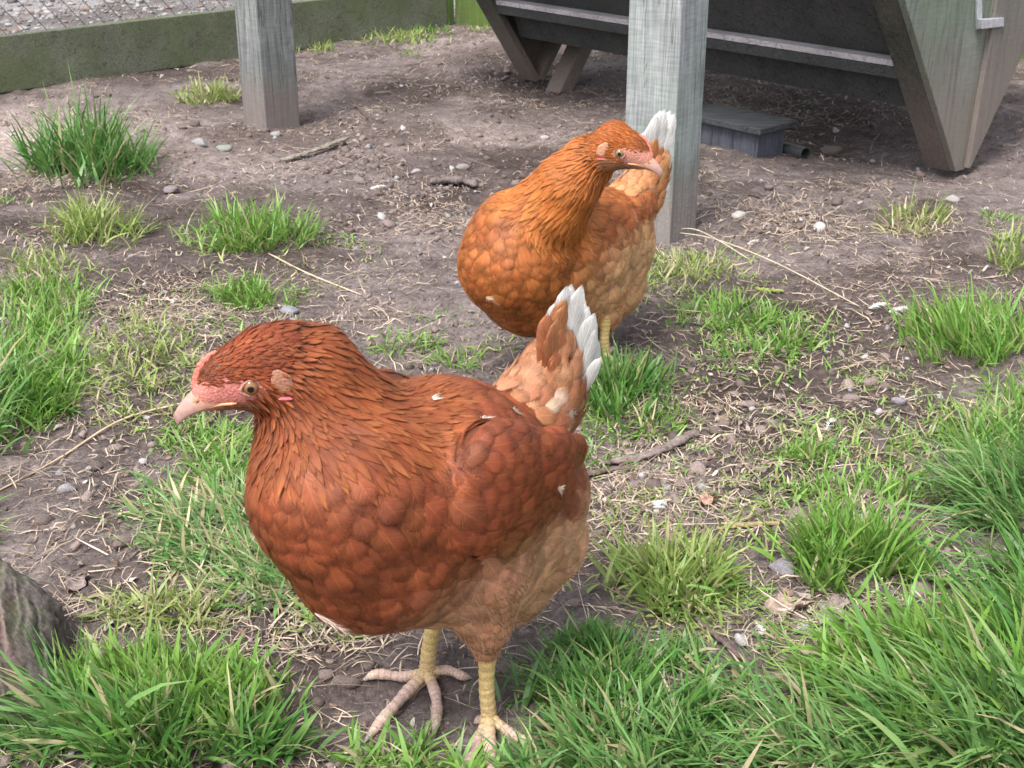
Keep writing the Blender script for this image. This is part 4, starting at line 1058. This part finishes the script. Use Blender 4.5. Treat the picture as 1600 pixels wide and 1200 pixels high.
TUFTS = [
    ('tallest dark green grass tuft, on the left below the mossy fence board', [(135, 268, 85, 22, 620, .135, 'd', .0034, (.1, .2), (.35, .35), .8, None, .6, .05), (135, 262, 60, 15, 160, .15, 'b', .0032, (.05, .15), (.3, .3), .6, None, .6, .03)]),
    ('light green grass tuft just in front of the tallest dark green tuft', [(150, 365, 75, 20, 560, .068, 'y', .0024, (.1, .25), (.4, .4), .7, None, .6, .12)]),
    ('pale green grass tuft against the left side of the dark grey post', [(325, 155, 45, 12, 330, .06, 'y', .003, (.2, .3), (.4, .4), .7, None, .6, .2)]),
    ('bright green grass tuft left of the stones, behind the foreground hen head', [(395, 375, 88, 24, 620, .072, 'g', .0026, (.1, .25), (.5, .4), .7, None, .6, .1), (350, 388, 60, 16, 160, .05, 'y', .0022)]),
    ('low wide grass tuft directly above the crown of the foreground hen', [(400, 468, 70, 18, 520, .040, 'g', .002, (.2, .3), (.5, .4), .6, None, .6, .14)]),
    ('dense green grass tuft in the bottom left corner beside the stump', [(245, 1115, 165, 62, 1700, .055, 'g', .0028, (.15, .25), (.5, .5), .6, 2.6, .9, .08), (260, 1180, 190, 40, 700, .06, 'd', .0026), (110, 1150, 110, 40, 260, .10, 'b', .003, (.7, .3), (.6, .4), .2, 3.1, .4, .1)]),
    ('dark green grass tuft right of the foreground hen tail', [(972, 625, 72, 38, 760, .060, 'd', .0023, (.1, .25), (.4, .4), .7, None, .6, .08), (980, 665, 90, 30, 260, .035, 'g', .002)]),
    ('dry half dead grass tuft alone on bare soil in front of the feeder foot', [(1432, 345, 45, 14, 150, .055, 'y', .0022, (.2, .3), (.4, .4), .7, None, .6, .3), (1425, 358, 55, 12, 150, .05, 'p', .0019, (.7, .35), (.9, .5), .9, None, .6, 1.0)]),
    ('green grass tuft on the right edge next to the white fluffy feathers', [(1520, 540, 105, 32, 900, .070, 'g', .0025, (.15, .25), (.5, .4), .6, 2.4, .9, .1)]),
    ('spiky yellow-green grass tuft right of the foreground hen fluff', [(1040, 915, 100, 40, 560, .058, 'y', .0026, (.2, .3), (.5, .4), .8, None, .6, .1), (1085, 935, 75, 30, 160, .05, 'g', .0024, (.6, .3), (.6, .4), .8)]),
    ('bright green upright grass tuft on the right, above the long bending grass', [(1345, 880, 105, 45, 900, .062, 'g', .0026, (.08, .2), (.4, .4), .5, None, .6, .06), (1265, 720, 50, 22, 230, .035, 'g', .0022)]),
    ('grass tuft with long fine blades at the right edge, below the middle', [(1600, 800, 90, 60, 700, .105, 'b', .0022, (.4, .3), (.9, .4), .2, 2.9, .5, .06), (1570, 700, 80, 30, 320, .07, 'g', .0022)]),
]
for (lab, ps) in TUFTS:
    v, q, c = joinb([patch(*p) for p in ps]); tag(npmesh('grass_tuft', v, q, None, M_grass, None, c), lab, 'grass tuft', 'grass tufts on the bare soil')
G_ = [
    # long grass bottom right
    (1520, 1075, 225, 100, 2300, .074, 'g', .0030, (.55, .35), (.8, .5), .2, 2.9, .7, .06), (1570, 1150, 200, 65, 1300, .095, 'b', .0030, (.8, .35), (.8, .4), .1, 3.0, .5, .05),
    (1660, 1000, 120, 130, 900, .09, 'd', .0028, (.5, .3), (.8, .4), .1, 2.9, .7, .05), (1300, 1170, 130, 50, 420, .075, 'b', .0024, (.6, .3), (.8, .4), .2, 3.0, .7, .2),
    # bottom middle
    (985, 1105, 140, 75, 1900, .050, 'd', .0024, (.25, .3), (.7, .5), .5, None, .6, .08), (960, 1195, 170, 45, 1200, .052, 'b', .0025, (.4, .3), (.7, .5), .3, 3.0, 1.2, .08),
    (690, 1215, 90, 20, 160, .035, 'g', .0022, (.3, .3), (.6, .5), .3), (930, 1030, 70, 35, 360, .036, 'd', .002), (640, 1185, 90, 22, 120, .04, 'g', .0022, (.4, .3)),
    # left mass
    (30, 600, 95, 85, 1500, .060, 'g', .0023, (.15, .25), (.5, .4), .3, None, .6, .08), (60, 480, 90, 50, 700, .045, 'g', .0022, (.2, .3), (.5, .4), .3, None, .6, .12),
    (215, 560, 95, 60, 700, .034, 'y', .0019, (.4, .35), (.6, .5), .2, None, .6, .2), (60, 425, 80, 28, 320, .035, 'y', .002, (.3, .3), (.5, .4), .3, None, .6, .25), (-20, 640, 60, 60, 300, .09, 'b', .003, (.4, .3), (.9, .4), .1, .3, .6, .05),
    # flattened grass below the beak
    (330, 820, 115, 70, 1000, .050, 'b', .0021, (.9, .35), (.5, .4), .2, 2.9, 1.0, .28), (360, 740, 70, 60, 420, .045, 'g', .0021, (.5, .35), (.6, .4), .2, None, 1.0, .2), (330, 690, 90, 26, 300, .035, 'g', .002, (.6, .35), (.6, .4), .2, None, 1.0, .15),
    (420, 900, 100, 60, 600, .045, 'b', .0021, (.8, .35), (.5, .4), .3, 3.0, 1.0, .35), (500, 985, 60, 26, 180, .035, 'y', .002, (.5, .35)), (270, 960, 110, 30, 300, .04, 'y', .002, (.6, .35), (.6, .4), .3, None, 1, .3),
    # along the fence board
    (500, 78, 38, 6, 120, .035, 'y', .0028, (.2, .3)), (610, 62, 70, 9, 320, .045, 'y', .003, (.2, .3)), (670, 52, 40, 6, 120, .04, 'g', .003), (640, 84, 25, 4, 50, .02, 'g', .0026), (745, 48, 20, 4, 50, .03, 'y', .003),
    # by the right post and right middle
    (1065, 430, 75, 28, 520, .034, 'y', .0019, (.25, .3), (.5, .4), .3, None, .6, .3), (1135, 500, 75, 30, 520, .038, 'g', .002, (.3, .3), (.5, .4), .3, None, .6, .12), (1230, 530, 70, 32, 420, .036, 'g', .002, (.3, .3), (.5, .4), .3, None, .6, .12), (1170, 560, 80, 26, 260, .028, 'g', .0019, (.6, .3)),
    (1590, 400, 45, 26, 260, .045, 'y', .0022, (.15, .25)), (1560, 345, 30, 10, 60, .025, 'g', .002), (1600, 620, 80, 40, 260, .035, 'g', .002, (.3, .3)), (1500, 660, 120, 40, 260, .024, 'y', .0018, (.5, .3), (.5, .4), .2, None, 1, .3),
    (1320, 700, 110, 30, 180, .026, 'y', .0018, (.5, .3), (.5, .4), .2, None, 1, .3), (920, 730, 60, 30, 160, .024, 'g', .0018, (.5, .3)), (640, 548, 55, 20, 150, .032, 'g', .0019, (.4, .3)), (720, 568, 40, 12, 90, .03, 'g', .0019, (.4, .3)),
    (540, 378, 40, 8, 60, .016, 'g', .0022, (.9, .3)), (760, 545, 60, 14, 60, .016, 'y', .0018, (.9, .3)), (200, 240, 60, 12, 60, .02, 'y', .002, (.5, .3)), (10, 320, 30, 8, 40, .02, 'g', .002), (690, 500, 60, 16, 40, .016, 'g', .0018, (.9, .3)),
    (1380, 600, 60, 14, 60, .018, 'y', .0018, (.8, .3)), (1120, 730, 120, 50, 160, .016, 'g', .0018, (.9, .3), (.5, .4), .1, None, 1, .3), (1000, 790, 80, 40, 120, .02, 'y', .0018, (.8, .3), (.5, .4), .1, None, 1, .4), (1590, 60, 40, 16, 160, .04, 'd', .003, (.3, .3)),
    (1250, 590, 260, 70, 420, .022, 'g', .0018, (.6, .3), (.5, .4), .1, None, 1, .3), (1420, 690, 200, 60, 700, .026, 'g', .0019, (.5, .3), (.5, .4), .1, None, 1, .25), (1150, 800, 200, 60, 260, .022, 'y', .0018, (.6, .3), (.5, .4), .1, None, 1, .3),
    (230, 640, 150, 40, 420, .026, 'y', .0018, (.6, .3), (.5, .4), .1, None, 1, .3), (300, 500, 160, 60, 360, .022, 'g', .0018, (.6, .3), (.5, .4), .1, None, 1, .3), (1330, 780, 130, 40, 500, .036, 'g', .002, (.4, .3), (.5, .4), .1, None, 1, .15),
    (1100, 450, 130, 60, 420, .024, 'y', .0018, (.6, .3), (.5, .4), .1, None, 1, .3), (450, 410, 150, 50, 200, .02, 'y', .0018, (.6, .3), (.5, .4), .1, None, 1, .4), (1180, 1060, 120, 60, 300, .04, 'b', .002, (.8, .3), (.5, .4), .1, 3, .8, .4),
    (1120, 960, 120, 50, 260, .03, 'y', .002, (.8, .3), (.5, .4), .1, 3, .8, .4),
    (1660, 560, 60, 120, 500, .05, 'g', .0022, (.3, .3)), (-60, 900, 50, 200, 300, .05, 'g', .0025, (.4, .3)), (1720, 800, 90, 200, 700, .07, 'b', .0025, (.3, .3)),
]
v, q, c = joinb([patch(*p) for p in G_]); tag(npmesh('grass', v, q, None, M_grass, None, c), 'patches of short green grass growing over the bare soil', 'grass', None, 'stuff')

# world-uniform random scatter inside the visible wedge
def scatter(n, y0=.62, y1=5.0, dens=None):
    out = np.zeros((0, 2))
    while len(out) < n:
        y = np.sqrt(rng.uniform(y0 ** 2, y1 ** 2, n * 3)); x = rng.uniform(-.55, .55, n * 3) * (y + .15)
        px, py, _ = project(np.stack([x, y, 0 * x], -1))
        w = np.clip(py, 1, None) if False else np.ones_like(x)
        pr = (1.2 / (y + .3)) ** 1.2
        if dens is not None: pr = pr * dens(px, py) * (.4 + 1.2 * sstep(-.2, .3, fbm(x * 6 + 2, y * 6 + 8, 3)))
        k_ = rng.random(n * 3) < pr / 1.6
        k_ &= ((x - FA[0]) * fn[0] + (y - FA[1]) * fn[1]) < -.03
        out = np.vstack([out, np.stack([x, y], -1)[k_]])
    return out[:n]
def G2(px, py, L_): return sum(a * np.exp(-((px - x) / rx) ** 2 - ((py - y) / ry) ** 2) for (x, y, rx, ry, a) in L_)
# straw
dn = lambda px, py: .30 + G2(px, py, [(900, 780, 260, 90, .8), (1100, 620, 200, 90, .7), (480, 450, 200, 50, .8), (750, 340, 120, 30, .9), (1250, 370, 200, 60, .9), (1350, 1000, 160, 80, .9), (500, 1000, 120, 50, .9), (250, 500, 150, 60, .6), (1200, 150, 120, 25, 1.6), (900, 130, 70, 25, .8), (60, 330, 80, 60, .8), (1100, 300, 60, 60, .8), (250, 280, 200, 40, .4)])
S2 = scatter(40000, dens=dn); n = len(S2)
P = np.stack([S2[:, 0], S2[:, 1], Z(S2[:, 0], S2[:, 1]) + .001], -1)
az = rng.random(n) * 6.283; Ls = np.clip(rng.lognormal(math.log(.020), .55, n), .005, .075)
v, q, c = blades(P, az, np.full(n, 1.5) + rng.normal(0, .10, n), rng.normal(0, .25, n), Ls, rng.uniform(.0006, .0019, n), np.array([.40, .31, .215]) * (.45 + .8 * rng.random((n, 1))) * (1 + rng.normal(0, .05, (n, 3))))
c = np.repeat(np.array([.44, .35, .27]) * (.35 + .95 * rng.random((n, 1))), 10, 0)
tag(npmesh('straw_litter', v, q, None, M_straw, None, c), 'bits of dry straw and dead grass scattered over the soil', 'straw', None, 'stuff')
# tiny dark/brown debris twigs
S2 = scatter(7000); n = len(S2); P = np.stack([S2[:, 0], S2[:, 1], Z(S2[:, 0], S2[:, 1]) + .0012], -1)
v, q, c = blades(P, rng.random(n) * 6.283, np.full(n, 1.5) + rng.normal(0, .15, n), rng.normal(0, .5, n), np.clip(rng.lognormal(math.log(.012), .5, n), .004, .04), rng.uniform(.0007, .0018, n), np.ones((n, 3)))
c = np.repeat(np.array([.10, .065, .055]) * (.4 + 1.2 * rng.random((n, 1))), 10, 0)
tag(npmesh('twig_litter', v, q, None, M_straw, None, c), 'fine brown twig fragments and roots lying on the soil', 'litter', None, 'stuff')

S2 = scatter(2600, dens=dn); n = len(S2); P = np.stack([S2[:, 0], S2[:, 1], Z(S2[:, 0], S2[:, 1]) + .002], -1)
v, q, c = blades(P, rng.random(n) * 6.283, np.full(n, 1.5) + rng.normal(0, .25, n), rng.normal(0, .9, n), rng.uniform(.005, .014, n), rng.uniform(.003, .007, n), np.ones((n, 3)))
c = np.repeat(np.where((rng.random(n) < .3)[:, None], np.array([.34, .30, .27]), np.array([.17, .115, .09])) * (.5 + .9 * rng.random((n, 1))), 10, 0)
tag(npmesh('leaf_litter', v, q, None, M_bark, None, c), 'crumbled bits of dead leaf and wood shavings on the soil', 'litter', None, 'stuff')
# stones and clods
def rockshape(seed, nu=10, nv=7, amp=.28):
    v, q, t_ = uvsphere((0, 0, 0), 1, nu, nv); r2 = np.random.default_rng(seed)
    for _ in range(5):
        dd = nrm(r2.normal(size=3)); ph = r2.random() * 6; v = v * (1 + amp * .5 * np.sin(v @ dd * r2.uniform(1.5, 4) + ph)[:, None])
    for _ in range(4):
        dd = nrm(r2.normal(size=3)); h_ = v @ dd; v = v - np.clip(h_ - .72, 0, 9)[:, None] * dd * .8
    return v, np.array(q), np.array(t_)
ROCKS = [rockshape(i) for i in range(12)]
def rocks(P, R, cols, flat=.7):
    V, Q, T, C = [], [], [], []; o = 0
    for i in range(len(P)):
        v, q, t_ = ROCKS[rng.integers(12)]; a = rng.random() * 6.283; ca, sa = math.cos(a), math.sin(a)
        sx, sy = R[i] * rng.uniform(.75, 1.25), R[i] * rng.uniform(.75, 1.1)
        x = v[:, 0] * sx; y = v[:, 1] * sy
        V.append(np.stack([x * ca - y * sa + P[i, 0], x * sa + y * ca + P[i, 1], v[:, 2] * R[i] * flat + P[i, 2] + R[i] * .15], -1))
        Q.append(q + o); T.append(t_ + o); C.append(np.tile(cols[i], (len(v), 1))); o += len(v)
    return np.vstack(V), np.vstack(Q), np.vstack(T), np.vstack(C)
dn = lambda px, py: .22 + G2(px, py, [(640, 320, 130, 80, 1.3), (560, 230, 150, 40, .8), (1180, 340, 150, 50, 1.0), (800, 160, 150, 40, .7), (1200, 640, 200, 80, .5), (1080, 780, 140, 60, .5), (300, 240, 120, 40, .4), (560, 1080, 90, 40, .5), (1420, 790, 70, 30, .8), (1400, 230, 160, 40, .5)])
S2 = scatter(10000, dens=dn); n = len(S2); R = np.clip(rng.lognormal(math.log(.0027), .55, n), .001, .011)
P = np.stack([S2[:, 0], S2[:, 1], Z(S2[:, 0], S2[:, 1])], -1)
cb = np.array([.150, .116, .107]) * (.6 + .9 * rng.random((n, 1))); gr = rng.random(n) < .10; cb[gr] = np.array([.30, .285, .29]) * (.6 + .7 * rng.random((gr.sum(), 1)))
v, q, t_, c = rocks(P, R, cb); tag(npmesh('soil_crumbs', v, q, t_, M_stone, None, c), 'small soil crumbs and gravel bits scattered on the bare earth', 'gravel', None, 'stuff')
# gravel beyond the fence
n = 5200; a_ = rng.random(n) * (flen + 1.0) - .6; b_ = rng.random(n) ** 1.3 * 2.6 + .06
gp = FA[:2] + fdir * a_[:, None] + fn * b_[:, None]; R = np.clip(rng.lognormal(math.log(.008), .45, n), .003, .020)
cb = np.array([.22, .21, .21]) * (.45 + .95 * rng.random((n, 1))); br = rng.random(n) < .2; cb[br] = np.array([.2, .13, .10])
v, q, t_, c = rocks(np.stack([gp[:, 0], gp[:, 1], Z(gp[:, 0], gp[:, 1])], -1), R, cb, .5); tag(npmesh('gravel', v, q, t_, M_stone, None, c), 'grey gravel on the ground beyond the chain link fence', 'gravel', None, 'stuff')

# individual stones
STONES = [(1222, 886, .0105, (.19, .175, .19), 'purplish grey stone on bare soil right of the spiky grass tuft'),
          (1325, 604, .0095, (.27, .22, .19), 'rounded beige-brown stone below the white fluffy feathers'),
          (1405, 632, .0095, (.22, .20, .22), 'rounded grey-violet stone to the right of the beige-brown stone'),
          (1300, 232, .022, (.12, .10, .09), 'large dark cobble half buried under the trough feeder'),
          (432, 213, .013, (.25, .24, .23), 'small grey stone at the foot of the dark grey post'),
          (313, 228, .014, (.25, .24, .24), 'smooth grey pebble halfway between the tallest grass tuft and the dark grey post'),
          (349, 236, .015, (.20, .21, .19), 'flat greenish-grey stone just right of the smooth grey pebble'),
          (563, 288, .014, (.16, .13, .125), 'brown egg-shaped stone touching a white down feather'),
          (652, 271, .010, (.26, .24, .24), 'grey pebble among soil crumbs left of the farther hen neck'),
          (722, 268, .013, (.20, .18, .17), 'brownish-grey flat stone close to the farther hen shoulder'),
          (606, 352, .013, (.20, .15, .145), 'reddish-brown stone in the middle of the crumbly soil'),
          (1155, 332, .013, (.42, .40, .38), 'whitish chalky lump on the soil right of the grey-green post'),
          (1280, 352, .013, (.40, .38, .37), 'pale chalky lump between the grey-green post and the dry grass tuft'),
          (268, 303, .015, (.17, .15, .16), 'flat dark stone just right of the tallest grass tuft'),
          (1485, 315, .012, (.3, .28, .26), 'pale flat stone on the soil right of the dry grass tuft'),
          (1032, 792, .008, (.45, .43, .42), 'small white stone chip on the litter below the broken stick'),
          (455, 490, .012, (.20, .20, .22), 'flat bluish-grey stone above the crown of the foreground hen')]
for (px, py, R, cl, lab) in STONES:
    p = onground(px, py); v, q, t_ = rockshape(int(px * 7 + py), 22, 15, .2); a = rng.random() * 6
    v = v * np.array([R * 1.15, R * .9, R * .65]); ca, sa = math.cos(a), math.sin(a)
    v = np.stack([v[:, 0] * ca - v[:, 1] * sa, v[:, 0] * sa + v[:, 1] * ca, v[:, 2]], -1) + p + np.array([0, 0, R * .3])
    tag(npmesh('stone', v, q, t_, M_stone, None, np.tile(cl, (len(v), 1)) * (1 + rng.normal(0, .04, (len(v), 1)))), lab, 'stone', 'stones on the soil')

# sticks and wood pieces
def stick(pxs, rad, col, lab, name='stick', flat=.7, n=10, cat='stick', mat=None, h=.5, wob=.12):
    P = [onground(x, y, rad * h + hh_) for (x, y, hh_) in pxs]; m_ = 26; path = spline(P, m_) + rng.normal(0, rad * wob, (m_, 3))
    rr = rad * (1 + rng.normal(0, wob, m_)); rr[0] *= .6; rr[-1] *= .45
    v, q, t_ = tube(path, rr, n, flat); v = v + rng.normal(0, rad * wob * .5, v.shape)
    c = np.array(col) * (1 + rng.normal(0, .16, (len(v), 1)))
    return tag(npmesh(name, v, q, t_, mat or M_bark, None, c), lab, cat)
stick([(945, 730, .002), (1000, 722, .003), (1050, 703, .004), (1092, 680, .004)], .0062, (.17, .135, .125), 'broken piece of grey-brown bark stick right of the foreground hen', flat=.55)
stick([(905, 748, .001), (950, 742, .002), (990, 735, .002)], .0042, (.12, .09, .08), 'short dark stick lying just left of the broken bark stick', flat=.55)
stick([(1078, 964, .004), (1115, 998, .004), (1172, 1040, .002)], .0026, (.12, .085, .08), 'thin dark brown twig at the edge of the bottom middle grass')
stick([(1118, 829, .002), (1160, 827, .003), (1218, 824, .003)], .0030, (.24, .19, .10), 'short olive-brown twig lying level below the bark stick')
stick([(440, 255, .002), (490, 243, .006), (542, 226, .010)], .0085, (.20, .18, .15), 'flat splinter of weathered wood in front of the dark grey post', name='wood_splinter', flat=.45, cat='wood piece')
stick([(537, 152, .03), (556, 172, .014), (574, 190, .002)], .0022, (.12, .085, .075), 'dark twig poking up right of the dark grey post')
stick([(672, 292, .004), (715, 288, .008), (745, 295, .006)], .010, (.14, .115, .11), 'knotty grey-brown root piece left of the farther hen', name='root_piece', cat='wood piece')
stick([(-20, 778, .002), (90, 720, .003), (190, 668, .006), (292, 640, .008)], .0012, (.50, .38, .26), 'long straight straw stalk on bare soil pointing at the foreground hen beak', name='straw_stalk', flat=.9, n=6, cat='straw', mat=M_straw, h=.8, wob=.04)
stick([(1342, 482, .002), (1210, 420, .01), (1110, 385, .016), (1032, 372, .012)], .0009, (.55, .48, .36), 'thin pale bent stalk running from the post foot to the white feathers', name='dry_stalk', flat=.9, n=6, cat='straw', mat=M_straw, h=.8, wob=.04)
stick([(1036, 372, .012), (1080, 374, .018), (1120, 388, .014), (1170, 412, .006)], .0009, (.55, .48, .36), 'short pale curved stalk above the grass at the foot of the grey-green post', name='dry_stalk', flat=.9, n=6, cat='straw', mat=M_straw, h=.8, wob=.04)
stick([(420, 402, .004), (480, 432, .004), (565, 463, .002)], .0013, (.52, .42, .30), 'pale straw stalk over the low wide tuft behind the foreground hen', name='straw_stalk', flat=.9, n=6, cat='straw', mat=M_straw, wob=.05)
stick([(1180, 453, .001), (1205, 456, .003), (1222, 459, .001)], .0034, (.22, .26, .08), 'small yellow-green catkin on soil above the right middle grass', name='catkin', flat=.9, n=10, cat='catkin', wob=.2)
# leaves
def leaf(px, py, L, W, az, col, lab):
    c = onground(px, py, .004); n1, n2 = 14, 9; V = []
    for i in range(n1):
        t = i / (n1 - 1); w = W * math.sin(math.pi * min(.98, t * .95 + .03)) ** .7 * (1 + .25 * math.sin(t * 19))
        for j in range(n2):
            s = j / (n2 - 1) * 2 - 1
            x = (t - .5) * L; y = s * w; z = .004 * math.sin(t * 6) * s + .005 * s * s + .002 * math.sin(s * 9 + t * 8)
            V.append(c + np.array([x * math.cos(az) - y * math.sin(az), x * math.sin(az) + y * math.cos(az), z]))
    q = [(i * n2 + j, i * n2 + j + 1, (i + 1) * n2 + j + 1, (i + 1) * n2 + j) for i in range(n1 - 1) for j in range(n2 - 1)]
    tag(npmesh('dead_leaf', V, q, None, M_bark, None, np.tile(col, (len(V), 1))), lab, 'leaf')
leaf(1232, 955, .045, .011, .2, (.32, .24, .20), 'crumpled dry tan leaf at the edge of the long bending grass')
leaf(1300, 965, .05, .010, .9, (.26, .22, .20), 'grey-brown strip of dead leaf just right of the crumpled tan leaf')
leaf(122, 918, .028, .010, 1.2, (.24, .19, .18), 'curled brown leaf on bare soil right of the stump')
leaf(1108, 788, .022, .007, .4, (.36, .22, .17), 'small reddish-brown leaf scrap below the bark stick')
# white down feathers
def down(px, py, L, az, lab, n=120, spread=.5, h=.004):
    c = onground(px, py, h); mb = MB(); D0 = np.array([math.cos(az), math.sin(az), .12])
    path = spline([c, c + D0 * L * .5 + np.array([0, 0, .003]), c + D0 * L], 12); mb.add(*tube(path, np.linspace(.0006, .0002, 12), 5), col=(.8, .78, .74))
    tt = rng.random(n); Pb = np.array([path[int(t * 11)] for t in tt]); sd_ = np.where(rng.random(n) < .5, 1, -1)
    pr = np.array([-math.sin(az), math.cos(az), 0])
    Db = nrm(D0 * rng.uniform(.3, 1, (n, 1)) + pr * (sd_ * rng.uniform(.3, 1, n))[:, None] + np.array([0, 0, 1]) * rng.uniform(0, .45, (n, 1)))
    v, q, cc, _ = strands(Pb, Db, L * spread * rng.uniform(.4, 1, n) * (1.1 - .6 * tt), .00035, np.tile((.80, .78, .75), (n, 1)))
    mb.add(v, q, col=cc)
    tag(mb.build('white_feather', M_down), lab, 'feather', 'white feathers on the ground')
down(1358, 485, .030, .3, 'white fluffy feather, left one of the pair on soil right of the bent stalk', 200)
down(1388, 492, .034, .1, 'white fluffy feather, right one of the pair beside the right edge tuft', 220)
down(1290, 676, .026, 1.0, 'tiny white feather standing up above the bright green upright tuft', 60)
down(578, 296, .030, .2, 'white down feather beside the brown egg-shaped stone', 200)
down(1192, 1000, .016, 1.8, 'small white feather near the crumpled tan leaf', 80)
down(250, 124, .028, 1.5, 'white feather stuck on the soil just in front of the mossy fence board', 80, .35)
down(1168, 385, .022, .6, 'greyish feather on soil at the right foot of the grey-green post', 50)

# stump bottom left
def stump():
    c = onground(2, 1055); nu, nv = 150, 60; V = []; C = []
    for i in range(nv):
        q_ = i / (nv - 1)                              # 0 centre of the top .. 1 foot
        for j in range(nu):
            th = 2 * math.pi * j / nu; sg5 = 2 * math.pi / 5; pg = math.cos(sg5 / 2) / math.cos(((th + .9) % sg5) - sg5 / 2) * 1.12 - 1
            ridge = 1.6 * pg + .04 * math.sin(th * 7 + 2) + .035 * abs(math.sin(th * 13 + .6)) + .02 * math.sin(th * 29)
            if q_ < .5: r_ = q_ / .5; x = math.cos(th) * r_ * (1 + ridge * r_) * .050; y = math.sin(th) * r_ * (1 + ridge * r_) * .075; z = .052 - .010 * r_ ** 4
            else:
                k2 = (q_ - .5) / .5; r_ = 1 + .16 * k2; x = math.cos(th) * r_ * (1 + ridge) * .050; y = math.sin(th) * r_ * (1 + ridge) * .075; z = .042 - .075 * k2
            V.append((x, y, z)); 
    V = np.array(V); x, y = V[:, 0], V[:, 1]; top = sstep(.0, .045, V[:, 2])
    gr = fbm(x * 260, y * 22, 4, .6); big = fbm(x * 34 + 3, y * 9, 3)
    V[:, 2] += top * (.008 * big + .0045 * gr - .55 * np.clip(x - .012, 0, 1) + .012 * (x > -.016)) + y * .16
    V[:, 0] += .004 * fbm(V[:, 2] * 60, y * 60, 3); 
    ca, sa = math.cos(.38), math.sin(.38)
    P = np.stack([V[:, 0] * ca - V[:, 1] * sa, V[:, 0] * sa + V[:, 1] * ca, V[:, 2]], -1)
    col = np.array([.125, .108, .098]) * (1 + .9 * gr[:, None] + .5 * big[:, None])
    red = (np.exp(-((x - .010) / .009) ** 2) * top * (.5 + fbm(x * 120, y * 40, 3)))[:, None].clip(0, 1)
    grn = (fbm(x * 50 + 9, y * 40, 3) > .12)[:, None] * .35
    col = col * (1 - grn) + np.array([.08, .10, .05]) * grn
    col = (col * (1 - .35 * red) + np.array([.14, .06, .05]) * .35 * red).clip(.02, .5)
    Q = [(i * nu + j, i * nu + (j + 1) % nu, (i + 1) * nu + (j + 1) % nu, (i + 1) * nu + j) for i in range(nv - 1) for j in range(nu)]
    Q = [q[::-1] for q in Q]
    return tag(npmesh('tree_stump', P + c + np.array([0, 0, .008]), Q, None, M_bark, None, col), 'weathered dark wooden stump with reddish streaks in the lower left corner', 'stump')
stump()
